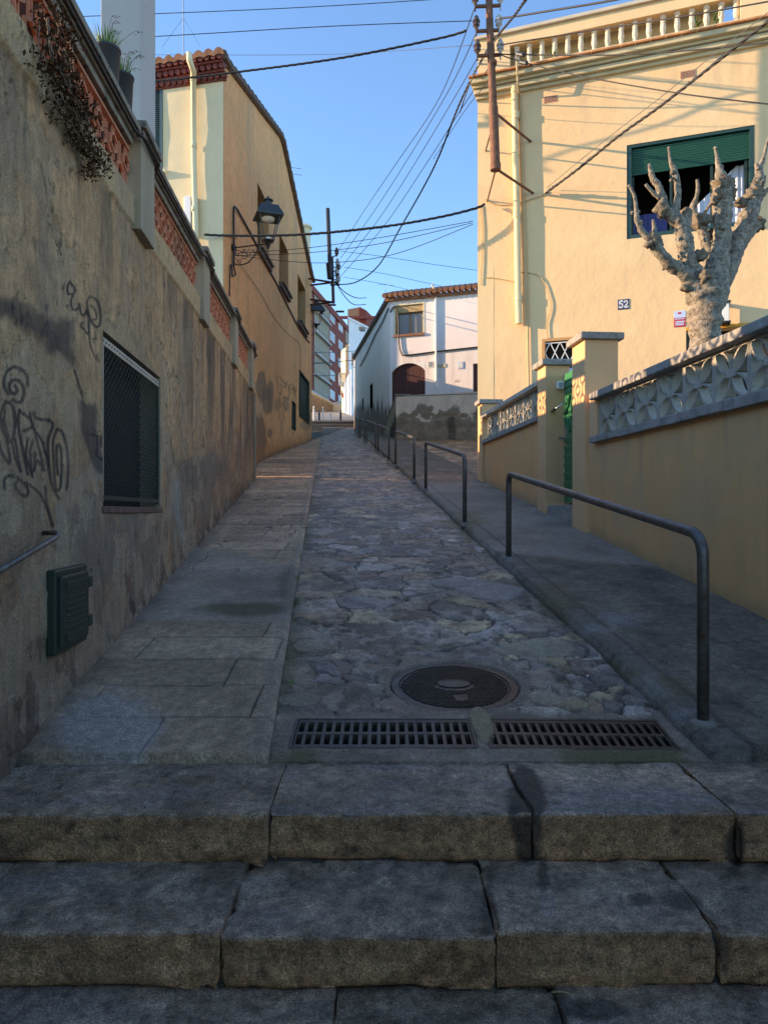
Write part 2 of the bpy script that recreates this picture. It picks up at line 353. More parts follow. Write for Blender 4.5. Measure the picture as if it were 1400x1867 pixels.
# ================================================================ ground, road, pavements
def gz(y):
    return np.where(y < 3, np.where(y < 0, -2.2, -2.2 + (y) * .33), np.where(y < 42.6, .15 * y - 1.6, .15 * y - 1.02))
yy = np.array([-60, -20, -4, 0, 1, 2, 2.6, 3.0, 3.3] + list(np.arange(4, 42.5, 1.5)) + [42.55, 42.65, 46, 50, 56, 64, 75, 90, 105, 125, 140, 200, 500, 900])
xx = np.array([-900, -300, -80, -30, -12, -6, -3, -1.8, 0, 1.3, 2.6, 4, 7, 12, 30, 80, 300, 900])
GX, GY = np.meshgrid(xx, yy, indexing='ij')
GZ = gz(np.minimum(GY, 140)) - .05
GZ = np.where(GY < 3, np.minimum(GZ, -1.25 - (3 - np.maximum(GY, 0)) * .42), GZ)
o = grid_mesh('ground', np.stack([GX, GY, GZ], -1), np.ones((len(xx) - 1, len(yy) - 1), bool), None, M['ground']); tag(o, kind='structure')

LK = lambda d: -.235 - .079 * d                 # left kerb line of the road
RK = lambda d: 1.57 - .078 * d                  # right kerb line of the road
def strip(name, A, D, xl, xr, zf, hc, m, skirt=(.12, .12, .15)):
    """A: 0..1 lateral samples, D distances; hc(x, d, lat) -> height, colour"""
    D = np.array([D[0]] + list(D)); A = np.array([A[0]] + list(A) + [A[-1]])
    a, d = np.meshgrid(A, D, indexing='ij')
    x = xl(d) + (xr(d) - xl(d)) * a
    h, col = hc(x, d, x - xl(d))
    z = zf(d) + h
    z[0, :] -= skirt[0]; z[-1, :] -= skirt[1]; z[:, 0] -= skirt[2]
    o = grid_mesh(name, np.stack([x, d, z], -1), np.ones((len(A) - 1, len(D) - 1), bool), col, m); tag(o, kind='structure'); return o
PAL = np.array([(.15, .165, .185), (.20, .21, .22), (.26, .26, .255), (.13, .135, .15), (.30, .27, .20), (.21, .165, .13), (.17, .17, .18), (.23, .24, .26), (.33, .30, .22), (.16, .14, .135)])
MAN = (.365, 3.79, .315)
GR = [(-.39, .385, 3.10, 3.36), (.46, 1.235, 3.10, 3.36)]
def road_hc(x, d, lat):
    wx = x + .26 * (fbm(x * 3.1, d * 3.1, 3) - .5) + .07 * (fbm(x * 13, d * 13, 4) - .5); wy = d + .26 * (fbm(x * 3.1, d * 3.1, 8) - .5) + .07 * (fbm(x * 13, d * 13, 14) - .5)
    d1, d2, cid, cx, cy = voro(wx / .31, wy / .27, 11, 1.0)
    e1, e2, cid2, qx, qy = voro(wx / .13 + 50, wy / .12, 23, 1.0)
    small = (_h(np.floor(cx * 7), np.floor(cy * 5), 77) > .78)
    edge = np.where(small, (e2 - e1) * .12, (d2 - d1) * .27); idd = np.where(small, cid2, cid)
    tx = np.where(small, wx / .11 + 50 - qx, wx / .31 - cx); ty = np.where(small, wy / .13 - qy, wy / .27 - cy)
    bury = ss(.50, .66, fbm(x * 1.6, d * 1.6, 31) + .35 * (idd - .5))        # stones drowned in mortar
    en = edge + .012 * (fbm(x * 30, d * 30, 5) - .5)
    top = ss(.004, .016, en)
    hs = (.014 * idd + .006 * (idd * 7 % 1 - .5) * np.clip(tx, -.6, .6) * 2 + .006 * (idd * 13 % 1 - .5) * np.clip(ty, -.6, .6) * 2) * (1 - .6 * ss(5, 10, d)) + .010 * (fbm(x * 16, d * 16, 9, 5) - .5)
    h = top * (.009 + hs) * (1 - .72 * bury) + .010 * (fbm(x * 7, d * 7, 41) - .5) * (1 + bury) + .018 * (fbm(x * 1.4, d * 1.4, 42) - .5)
    c = PAL[(idd * 997).astype(int) % len(PAL)]
    c = c * (.75 + 1.1 * (idd * 31 % 1))[..., None] * (.40 + 1.2 * fbm(x * 14, d * 14, 6, 6))[..., None]; c = mixc(c, (.07, .06, .05), .6 * ss(.56, .62, fbm(x * 11, d * 11, 66, 5)))
    mort = np.array((.23, .205, .18)) * (.25 + 1.5 * fbm(x * 9, d * 9, 19, 6))[..., None]
    k = (top * (1 - .62 * bury))[..., None]
    c = c * k + mort * (1 - k)
    c = mixc(c, (.045, .04, .035), (1 - ss(.0, .013, en)) * .92 * ss(.30, .5, fbm(x * 6, d * 6, 67)) * (1 - bury * .35))
    c = mixc(c, (.05, .045, .03), .5 * ss(.58, .7, fbm(x * 2.3, d * 2.3, 63)))
    c = mixc(c, (.38, .37, .35), .55 * ss(.57, .66, fbm(x * 8, d * 5, 64, 6)))
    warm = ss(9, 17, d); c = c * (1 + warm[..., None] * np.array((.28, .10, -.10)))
    # moss by the kerbs
    c = mixc(c, (.055, .07, .02), .7 * ss(.16, .0, lat + .1 * (fbm(x * 5, d * 5, 71) - .5)) * ss(.42, .6, fbm(x * 2, d * 1.2, 72)))
    rl = RK(d) - x; c = mixc(c, (.07, .07, .03), .7 * ss(.22, .0, rl + .1 * (fbm(x * 5, d * 5, 73) - .5)) * ss(.35, .6, fbm(x * 2, d * 1.2, 74)))
    # cement round the drain and the manhole
    r = np.hypot(x - MAN[0], d - MAN[1]); cem = ss(.41, .36, r + .07 * (fbm(x * 6, d * 6, 81) - .5))
    g = ss(3.47, 3.38, d + .12 * (fbm(x * 5, d * 5, 82) - .5)); cem = np.maximum(cem, g)
    ccol = np.array((.20, .185, .165)) * (.35 + 1.2 * fbm(x * 8, d * 8, 84))[..., None]
    h = h * (1 - cem) + cem * (.006 + .006 * fbm(x * 10, d * 10, 83)); c = c * (1 - cem[..., None]) + ccol * cem[..., None]
    c = mixc(c, (.075, .085, .03), .8 * ss(.40, .6, fbm(x * 3, d * 4, 85)) * ss(3.12, 3.04, d))
    c = c * np.array((1.32, 1.08, .88)); h = np.where(r < .335, np.minimum(h, 0) - .03 * ss(.335, .325, r), h)
    for x0, x1, y0, y1 in GR:
        ins = ss(x0 - .015, x0, x) * ss(x1 + .015, x1, x) * ss(y0 - .012, y0, d) * ss(y1 + .012, y1, d); h = h * (1 - ins) - .11 * ins
        c = mixc(c, (.02, .02, .018), ins)
    # big pale and ochre slabs seen in the photo
    for px, py, rx, ry, col in [(980, 1187, 72, 17, (.34, .31, .22)), (900, 1077, 60, 17, (.30, .30, .28)), (878, 1322, 20, 30, (.36, .27, .15)), (560, 1180, 26, 12, (.30, .25, .16)), (540, 1280, 40, 14, (.30, .25, .17)), (820, 1065, 40, 10, (.26, .25, .23))]:
        q = G(px, py, 0); sx = rx / F * q.y; sy = ry * q.y ** 2 / (1.47 * F)
        dd = np.hypot((x - q.x) / sx, (d - q.y) / sy) + .8 * (fbm(x * 7, d * 7, int(px)) - .5)
        mk = ss(1.12, .85, dd); h = h * (1 - mk) + mk * (.012 + .006 * fbm(x * 20, d * 20, 3)); c = mixc(c, (.05, .045, .04), ss(1.2, 1.05, dd) * (1 - mk) * .5); mk = mk * (.55 + .45 * fbm(x * 4, d * 4, 6)); c = c * (1 - mk[..., None]) + np.array(col) * (.75 + .5 * fbm(x * 12, d * 12, 5))[..., None] * mk[..., None]
    return h, c
Anear = np.linspace(0, 1, 230)
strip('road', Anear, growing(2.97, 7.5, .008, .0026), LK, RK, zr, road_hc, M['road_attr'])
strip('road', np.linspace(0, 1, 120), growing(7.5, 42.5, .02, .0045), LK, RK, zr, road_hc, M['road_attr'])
def brickj(x, d, pd, px_, jw, seed, off=None):
    row = np.floor(d / pd); fd = np.abs(d / pd - row - .5) * 2; jx = (x + _h(row, row * 0, seed) * px_) / px_; fx = np.abs(jx - np.floor(jx) - .5) * 2
    j = np.maximum(ss(1 - jw / pd * 2, 1, fd), ss(1 - jw / px_ * 2, 1, fx)); return j, _h(row, np.floor(jx), seed + 3)
LWX = lambda d: np.where(d < 13.4, -1.2375 - .085 * d, np.where(d < 14.2, -2.376 - (d - 13.4) * .94, -3.55 + .03 * d)) - .04
def lsw_hc(x, d, lat):
    wob = .012 * (fbm(x * 3, d * 3, 2) - .5)
    j, cid = brickj(x + wob * 2, d + .05 + wob, .372, .78, .010, 5)
    patch = ss(4.72, 4.78, d + .10 * (fbm(x * 2, d * 0, 7) - .5)) * ss(6.7, 6.5, d + .9 * (x + 1.1) + .25 * (fbm(x * 5, d * 5, 3) - .5))
    j = j * (1 - patch)
    j = j * ss(0.12, .3, lat)
    grv = (.5 + .5 * np.sin(2 * np.pi * (x * 1.0) / .022)) * (1 - patch) * ss(3.0, 3.05, d) * ss(5.5, 4.0, d)
    h = -.010 * j + .006 * (cid - .5) * (1 - patch) + .010 * (fbm(x * 2, d * 2, 12) - .5) - .0012 * grv + .02 * ss(.10, 0, lat) * fbm(x * 9, d * 9, 4)
    base = np.array((.42, .32, .235)) * (.74 + .45 * cid)[..., None] * (.55 + .9 * fbm(x * 3.2, d * 3.2, 20, 6))[..., None] * (.7 + .6 * fbm(x * 22, d * 22, 28))[..., None]
    pc = np.array((.29, .255, .215)) * (.45 + 1.1 * fbm(x * 2.2, d * 2.2, 22, 6))[..., None]
    c = base * (1 - patch[..., None]) + pc * patch[..., None]
    c = mixc(c, (.035, .03, .028), j * .85)
    px = 700 + F * x / d; py = 933.5 - F * (zr(d) + .05) / d if not isinstance(d, np.ndarray) else 933.5 - F * ((.15 * d - 1.42) / d)
    n5 = fbm(x * 6, d * 6, 25)
    m1 = ss(1.15, .75, np.hypot((px - 190) / 110, (py - 1325) / 62) + .9 * (n5 - .5)); c = mixc(c, (.34, .35, .35), m1 * .75)
    m2 = ss(1.2, .5, np.hypot((px - 445) / 95, (py - 1110) / 15) + .6 * (n5 - .5)); c = mixc(c, (.05, .06, .02), m2 * .8)
    m3 = ss(1.2, .5, np.hypot((px - 530) / 30, (py - 1065) / 40) + .6 * (n5 - .5)); c = mixc(c, (.06, .06, .035), m3 * .6)
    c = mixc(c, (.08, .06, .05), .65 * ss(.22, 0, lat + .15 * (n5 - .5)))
    ck = np.abs(fbm(x * 1.7 + 9, d * .9, 88) - .5); c = mixc(c, (.03, .028, .025), ss(.008, .002, ck) * .8 * ss(5.5, 6.5, d)); h = h - .006 * ss(.01, .003, ck) * ss(5.5, 6.5, d)
    edge = LK(d) - x; c = mixc(c, (.26, .24, .21), ss(.09, .05, edge) * .4)
    h = h - .02 * ss(.03, 0, edge)
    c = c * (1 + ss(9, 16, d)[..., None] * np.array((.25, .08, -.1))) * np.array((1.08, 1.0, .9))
    return h, c
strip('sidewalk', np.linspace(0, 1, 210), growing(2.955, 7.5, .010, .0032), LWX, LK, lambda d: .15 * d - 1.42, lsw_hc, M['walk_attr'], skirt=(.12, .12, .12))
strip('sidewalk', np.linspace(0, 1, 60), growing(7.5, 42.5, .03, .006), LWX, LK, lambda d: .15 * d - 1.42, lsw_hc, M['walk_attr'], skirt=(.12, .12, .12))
RX = lambda d: np.where(d < 13.25, 2.87 - .085 * d + .04, RK(d) + 1.35)
def rsw_hc(x, d, lat):
    wob = .012 * (fbm(x * 3, d * 3, 92) - .5)
    rx, rd = x + .3 * d, d - .12 * x
    j, cid = brickj(rx + wob, rd + wob, .40, .62, .007, 55)
    cem = ss(6.65, 6.85, d + .5 * (x - 1.2) + .12 * (fbm(x * 4, d * 4, 93) - .5)) * ss(13.2, 12.4, d)
    j = j * (1 - cem) * .8; kerb = ss(.17, .155, lat); j = np.maximum(j * (1 - kerb), ss(.018, .008, np.abs(lat - .165)) * .7)
    kj = ss(.012, .004, np.abs((d / .9) % 1 - .5) * .9) * kerb; j = np.maximum(j, kj)
    h = -.008 * j + .004 * (cid - .5) + .012 * (fbm(x * 1.5, d * 1.5, 94) - .5) - .035 * ss(.035, 0, lat + .02 * (fbm(x * 8, d * 8, 97) - .5)) + .006 * fbm(x * 25, d * 25, 95) * (1 - cem)
    base = np.array((.19, .16, .12)) * (.3 + 1.2 * fbm(x * 5, d * 5, 96, 6))[..., None] * (.55 + .9 * fbm(x * 40, d * 40, 196))[..., None]
    cc = np.array((.25, .22, .18)) * (.5 + 1.0 * fbm(x * 2.5, d * 2.5, 98))[..., None]
    c = base * (1 - cem[..., None]) + cc * cem[..., None]
    c = mixc(c, (.16, .15, .125), kerb * .6 * (1 - cem))
    c = mixc(c, (.03, .028, .025), j * .7)
    c = mixc(c, (.14, .11, .03), .55 * ss(.55, .7, fbm(x * 1.7, d * 1.1, 99)) * ss(.6, .1, lat) )
    c = mixc(c, (.28, .28, .27), .55 * ss(.60, .70, fbm(x * 1.9 + 4, d * 1.9, 101)) * ss(.75, .2, lat) * (1 - cem))
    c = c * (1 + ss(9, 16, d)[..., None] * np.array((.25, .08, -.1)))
    return h, c
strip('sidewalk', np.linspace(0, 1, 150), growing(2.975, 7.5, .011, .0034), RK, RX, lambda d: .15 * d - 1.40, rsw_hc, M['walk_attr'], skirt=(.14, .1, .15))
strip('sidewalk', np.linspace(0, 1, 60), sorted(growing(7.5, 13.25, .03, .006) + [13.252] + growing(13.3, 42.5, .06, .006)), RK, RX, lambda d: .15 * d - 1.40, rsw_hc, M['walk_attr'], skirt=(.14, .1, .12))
def plaza_hc(x, d, lat):
    h, c = road_hc(x + 20, d, lat + 1)
    return h, c * np.array((1.45, 1.15, .9))
strip('plaza_paving', np.linspace(0, 1, 240), growing(13.3, 30.5, .04, .004), lambda d: RK(d) + 1.34, lambda d: RK(d) + 13, lambda d: .15 * d - 1.41, plaza_hc, M['road_attr'])

# ---------------------------------------------------------------- stone steps
stairs = thing('stone_stairs', (0, 2.5, -1.2), 'broad worn stone steps with tan risers in the shade at the foot of the lane', 'stairs')
def stone_block(x0, x1, y0, y1, z0, z1, seed, step=.022, rad=.008, parent=None):
    cs = [(x0, x1), (y0, y1), (z0, z1)]; V = []; Fc = []; cols = []
    def axisN(a, st): return max(2, int((cs[a][1] - cs[a][0]) / st))
    faces = [(0, 1, 2, 1), (0, 2, 1, 0), (1, 2, 0, 0), (1, 2, 0, 1)]     # top, front, left, right
    off = wloc(parent); base = 0
    for a, b, c, hi in faces:
        na, nb = axisN(a, step if a != 0 else step * 1.0), axisN(b, step)
        A = np.linspace(*cs[a], na + 1); B = np.linspace(*cs[b], nb + 1); ga, gb = np.meshgrid(A, B, indexing='ij')
        p = np.zeros(ga.shape + (3,)); p[..., a] = ga; p[..., b] = gb; p[..., c] = cs[c][hi]
        q = p.copy()
        for k in range(3): q[..., k] = np.clip(p[..., k], cs[k][0] + rad, cs[k][1] - rad)
        dv = p - q; L = np.linalg.norm(dv, axis=-1, keepdims=True); L[L == 0] = 1; dv /= L
        X_, Y_, Z_ = p[..., 0], p[..., 1], p[..., 2]
        chip = ss(.50, .74, fbm(X_ * 6 + seed, Y_ * 6 + Z_ * 9, seed, 5)) * .022
        lowedge = ss(z0 + .05, z0, Z_) * .035 * fbm(X_ * 5, X_ * 0, seed + 3)
        amp = .020 if (a, b) == (0, 2) else .006
        bump = (fbm(X_ * 12, Y_ * 14 + Z_ * 18, seed + 1, 6) - .5) * amp + (fbm(X_ * 2.2, Y_ * 3, seed + 2) - .5) * .016
        bump += -.010 * ss(.66, .70, fbm(X_ * 9 + 3, Y_ * 9 + Z_ * 11, seed + 6, 3))
        corner = (np.abs(dv) > .25).sum(-1) >= 2
        n = q + dv * (rad + bump - np.where(corner, chip, chip * .15) - lowedge)[..., None]
        side = ((c == 0) * 1.0) * .006 * (fbm(Y_ * 9, Z_ * 9, seed + 7) - .5); n[..., 0] += side + .010 * (fbm(n[..., 1] * 7 + seed, n[..., 2] * 7, 5) - .5)
        px, py = photo(n)
        # albedo: blue-grey trodden top, tan riser with dark mottling, denser towards the top
        f1 = fbm(p[..., 0] * 3, p[..., 1] * 4 + p[..., 2] * 5, seed + 4, 5); f2 = fbm(p[..., 0] * 14, p[..., 1] * 14 + p[..., 2] * 14, seed + 5, 5)
        tone = .85 + .3 * ((seed * .618) % 1); top = np.array((.37, .295, .22)) * tone * (.45 + 1.05 * f1)[..., None] * (.4 + 1.2 * f2)[..., None]
        tan_ = np.array((.66, .40, .22)) * (.35 + 1.15 * f1)[..., None] * (.15 + 1.7 * f2)[..., None]
        tmask = ss(.35, .75, dv[..., 2])
        col = tan_ * (1 - tmask[..., None]) + top * tmask[..., None]
        dark_mottle = ss(.45, .62, f2 * .5 + f1 * .5 + .12 * ss(z0, z1, p[..., 2])) * (1 - tmask) * .5; col = mixc(col, (.05, .04, .03), dark_mottle); col = mixc(col, (.30, .17, .09), .5 * ss(.5, .65, fbm(p[..., 0] * 4 + 5, p[..., 2] * 5, seed + 31)) * (1 - tmask))
        col = mixc(col, (.035, .035, .035), .45 * ss(.74, .80, fbm(p[..., 0] * 26, p[..., 1] * 26, seed + 8, 4)) * tmask)
        col = mixc(col, (.25, .27, .28), .35 * ss(.55, .68, fbm(p[..., 0] * 2.5, p[..., 1] * 6, seed + 9)) * tmask)
        wet = ss(1.1, .8, np.hypot((px - 958 - .08 * (py - 1450)) / 34, (py - 1485) / 88) + .9 * (f2 - .5)); wet = np.maximum(wet, ss(1.1, .8, np.hypot((px - 1340) / 22, (py - 1545) / 44) + .9 * (f2 - .5)))
        for wx_, wy_, wa, wb in ((1165, 1640, 30, 14), (1240, 1640, 40, 20), (890, 1660, 14, 60), (1320, 1740, 14, 50), (1090, 1840, 60, 24), (1020, 1850, 16, 60), (990, 1600, 12, 40)): wet = np.maximum(wet, ss(1.1, .7, np.hypot((px - wx_) / wa, (py - wy_) / wb) + .9 * (f2 - .5)) * .8)
        col = mixc(col, (.045, .04, .033), wet * .85 * (top_ok := (py > 1385)))
        lime = ss(1.1, .6, np.hypot((px - 1150) / 150, (py - 1450) / 45) + 1.3 * (f1 - .5)) * .5; lime = np.maximum(lime, .6 * ss(1.1, .6, np.hypot((px - 1000) / 22, (py - 1650) / 30) + .9 * (f2 - .5))); col = mixc(col, (.30, .30, .29), lime * tmask)
        crk = ss(.010, .003, np.abs(fbm(p[..., 0] * 2.2 + seed, p[..., 2] * 5 + p[..., 1] * 2, seed + 11, 5) - .5)) * (1 - tmask) * ss(.4, .6, f1); col = mixc(col, (.03, .025, .02), crk * .8)
        nose = ss(.2, .5, np.abs(dv[..., 2])) * ss(.2, .5, np.abs(dv[..., 1])) * ss(.4, .55, fbm(p[..., 0] * 9, p[..., 0] * 0, seed + 21)); col = mixc(col, (.50, .42, .31), .6 * nose); 
        idx = np.arange(ga.size).reshape(ga.shape) + base
        f = np.stack([idx[:-1, :-1], idx[1:, :-1], idx[1:, 1:], idx[:-1, 1:]], -1).reshape(-1, 4)
        e1 = p[1, 0] - p[0, 0]; e2 = p[0, 1] - p[0, 0]; nn = np.cross(e1, e2)[c] * (1 if hi else -1)
        if nn < 0: f = f[:, ::-1]
        V.append(n.reshape(-1, 3)); Fc.append(f); cols.append(col.reshape(-1, 3)); base += ga.size
    V = np.concatenate(V) - np.array(off); Fc = np.concatenate(Fc); cols = np.concatenate(cols)
    me = bpy.data.meshes.new('step_block'); me.vertices.add(len(V)); me.vertices.foreach_set('co', V.astype(np.float32).ravel())
    me.loops.add(Fc.size); me.loops.foreach_set('vertex_index', Fc.astype(np.int32).ravel()); me.polygons.add(len(Fc))
    me.polygons.foreach_set('loop_start', (np.arange(len(Fc)) * 4).astype(np.int32)); me.polygons.foreach_set('loop_total', np.full(len(Fc), 4, np.int32)); me.update(calc_edges=True)
    at = me.color_attributes.new('col', 'FLOAT_COLOR', 'POINT'); cc = np.ones((len(V), 4), np.float32); cc[:, :3] = np.clip(cols * (1.16, .975, .90), .004, .9); at.data.foreach_set('color', cc.ravel()); me.shade_smooth()
    o = bpy.data.objects.new('step_block', me); C.objects.link(o); me.materials.append(M['step_attr']); o.parent = parent; return o
rows = [(2.47, 3.02, -1.195, -1.018, [-1.75, -.395, .50, 1.19, 2.15, 3.1]),
        (2.06, 2.53, -1.352, -1.192, [-1.9, -1.25, -.462, .318, .945, 2.0, 3.0]),
        (1.62, 2.12, -1.52, -1.350, [-1.8, -.135, .475, 1.5, 3.0]),
        (1.20, 1.68, -1.69, -1.518, [-1.6, -.5, .4, 1.6, 3.0]),
        (.78, 1.26, -1.86, -1.688, [-1.6, -.2, .9, 3.0]),
        (.36, .84, -2.03, -1.858, [-1.6, -.6, .5, 3.0])]
k = 0
for y0, y1, z0, z1, xs in rows:
    for a, b in zip(xs[:-1], xs[1:]):
        k += 1; dy = random.uniform(-.012, .012); dz = random.uniform(-.006, .006)
        stone_block(a + .001, b - .001, y0 + dy, y1, z0 - .01, z1 + dz, 100 + k * 7, parent=stairs, step=.0125 if y1 > 2 else .06)
# dark mortar core behind the joints
mb = MB()
for y0, y1, z0, z1, xs in rows: mb.box((-1.9, y0 + .03, z0 - .2), (5, 0, 0), (0, y1 - y0 - .03, 0), (0, 0, z1 - z0 + .2 - .030))
mb.build('mortar_core', mat('dark_mortar', (.06, .052, .045), .95, var=.4, vs_=12, bump=.6, bs=40), stairs)
tag(grid_mesh('landing', np.stack(np.meshgrid(np.array([-1.9, 3.2]), np.array([-8, .5]), indexing='ij') + [np.full((2, 2), -1.99)], -1), np.ones((1, 1), bool), None, M['concrete']), kind='structure')

# ---------------------------------------------------------------- drain grates and manhole
def on_road(x, y, h): return Vector((x, y, zr(y) + h))
gl = ['rusty cast iron drain grate with two rows of slots, the one nearer the left pavement', 'rusty cast iron drain grate with two rows of slots, the longer one towards the handrail']
for gi, (x0, x1, y0, y1) in enumerate(GR):
    g = thing('drain_grate', on_road((x0 + x1) / 2, y0, 0), gl[gi], 'drain grate', 'drain grates across the foot of the lane')
    mb = MB(); n = 19 if gi == 0 else 20; sk = .0 if gi == 0 else -.02
    def gb(a0, a1, b0, b1, h0=-.035, h1=.008):
        p = [on_road(a0, b0, h0), on_road(a1, b0, h0), on_road(a1, b1, h0), on_road(a0, b1, h0), on_road(a0, b0, h1), on_road(a1, b0, h1), on_road(a1, b1, h1), on_road(a0, b1, h1)]
        if gi: p = [Vector((v.x, v.y - .025 * (v.x - x0), v.z - .0037 * (v.x - x0))) for v in p]
        mb.add(p, [(0, 3, 2, 1), (4, 5, 6, 7), (0, 1, 5, 4), (1, 2, 6, 5), (2, 3, 7, 6), (3, 0, 4, 7)])
    gb(x0, x1, y0, y0 + .022); gb(x0, x1, y1 - .022, y1); gb(x0 + .0, x1, (y0 + y1) / 2 - .012, (y0 + y1) / 2 + .012, -.035, .0075)
    pit = (x1 - x0) / n
    for i in range(n + 1): gb(max(x0, x0 + i * pit - .0085), min(x1, x0 + i * pit + .0085), y0 + .02, y1 - .02, -.035, .0065)
    mb.build('grate', M['cast_iron'], g, bevel=.0015)
    mb = MB()
    for a0, a1, b0, b1 in ((x0 - .014, x0 - .002, y0 - .014, y1 + .014), (x1 + .002, x1 + .014, y0 - .014, y1 + .014), (x0 - .002, x1 + .002, y0 - .014, y0 - .003), (x0 - .002, x1 + .002, y1 + .003, y1 + .014)): gb(a0, a1, b0, b1, -.04, .010)
    mb.build('frame', M['cast_iron'], g)
    mb = MB(); gb(x0, x1, y0, y1, -.10, -.095); mb.build('pit', M['slot'], g)
mh = thing('manhole_cover', on_road(MAN[0], MAN[1], 0), 'round rusty manhole cover with studded face and a plain oval badge', 'manhole cover')
sl_n = Vector((0, -.15, 1)).normalized(); sl_y = Vector((0, 1, .15)).normalized(); o0 = on_road(MAN[0], MAN[1], -.004)
def disc(mb, r0, r1, h0, h1, n=72, cx=0, cy=0, sx=1, sy=1):
    for i in range(n):
        a, b = 2 * math.pi * i / n, 2 * math.pi * (i + 1) / n
        q = [o0 + Vector((1, 0, 0)) * (cx + r * math.cos(t) * sx) + sl_y * (cy + r * math.sin(t) * sy) for r, t in ((r0, a), (r1, a), (r1, b), (r0, b))]
        lo = [v + sl_n * h0 for v in q]; hi = [v + sl_n * h1 for v in q]
        mb.add(lo + hi, [(4, 5, 6, 7), (1, 2, 6, 5), (3, 0, 4, 7)])
mb = MB(); disc(mb, 0.0, .285, -.02, .0); mb.build('cover', M['cast_iron'], mh)
mb = MB(); disc(mb, .289, .325, -.03, .004); mb.build('frame', M['cast_iron'], mh)
mb = MB()
for i in range(-16, 17):
    for j in range(-16, 17):
        x = i * .0175 + (.00875 if j % 2 else 0); y = j * .0165
        if .10 < math.hypot(x, y) < .275 or (math.hypot(x / 1.0, y) < .275 and math.hypot(x / .1, y / .062) > 1):
            a = random.uniform(.0048, .0060); mb.prism([o0 + Vector((x + a * dx * 1.3, 0, 0)) + sl_y * (y + a * dy) for dx, dy in ((-1, 0), (0, -1), (1, 0), (0, 1))], sl_n * .006)
mb.build('stud_pattern', M['cast_iron'], mh)
mb = MB(); disc(mb, 0, .085, 0, .005, 40, 0, .03, 1.0, .62); mb.build('badge', M['cast_iron'], mh)
mb = MB(); mb.prism([o0 + Vector((x, 0, 0)) + sl_y * y for x, y in ((-.02, -.13), (.05, -.12), (.055, -.185), (-.005, -.2))], sl_n * .006); mb.build('keyhole_plate', M['cast_iron'], mh)

# ---------------------------------------------------------------- handrails along the right kerb
rails = [((1281, 1318), (927, 1018), .82, .76, 'nearest black steel tube handrail beside the drain grates'),
         ((847, 955), (776, 893), .79, .76, 'second black tube handrail from the steps, before the lattice wall ends'),
         ((755, 876), (721, 848), .76, .76, 'third black tube handrail up the lane, where the paved side yard opens'),
         ((709, 840), (689, 824), .76, .77, 'fourth black tube handrail up the lane, in front of the stained parapet'),
         ((684.5, 819.5), (668, 807), .77, .76, 'fifth black tube handrail up the lane, below the corner of the white house'),
         ((664, 804), (657, 799), .76, .76, 'sixth black tube handrail up the lane, small beside the white house'),
         ((653.5, 796.5), (648, 792), .76, .76, 'farthest and smallest black tube handrail, just before the low wall across the lane')]
for (a, b, ha, hb, lab) in rails:
    A = G(*a); B = G(*b); rr = .0255
    t = thing('handrail', A, lab, 'handrail', 'tube handrails along the kerb')
    At = A + Vector((0, 0, ha)); Bt = B + Vector((0, 0, hb)); u = (Bt - At).normalized(); L = (Bt - At).length; ra = min(.11, L * .25)
    def arc(P0, d0, d1, n=7):          # smooth corner
        return [P0 + d0 * ra * (1 - s) ** 2 + d1 * ra * s ** 2 for s in [i / n for i in range(n + 1)]]
    up = Vector((0, 0, 1))
    mb = MB(); mb.tube([A - up * .03] + arc(At, -up, u) + arc(Bt, -u, -up) + [B - up * .03], rr, 12); mb.build('rail_tube', M['rail'], t, smooth=True)
    for q in (A, B):
        mb = MB(); mb.lathe([(.062, -.03), (.055, .004), (.040, .012), (.026, .016)], q, 14); mb.build('base_collar', M['concrete'], t)
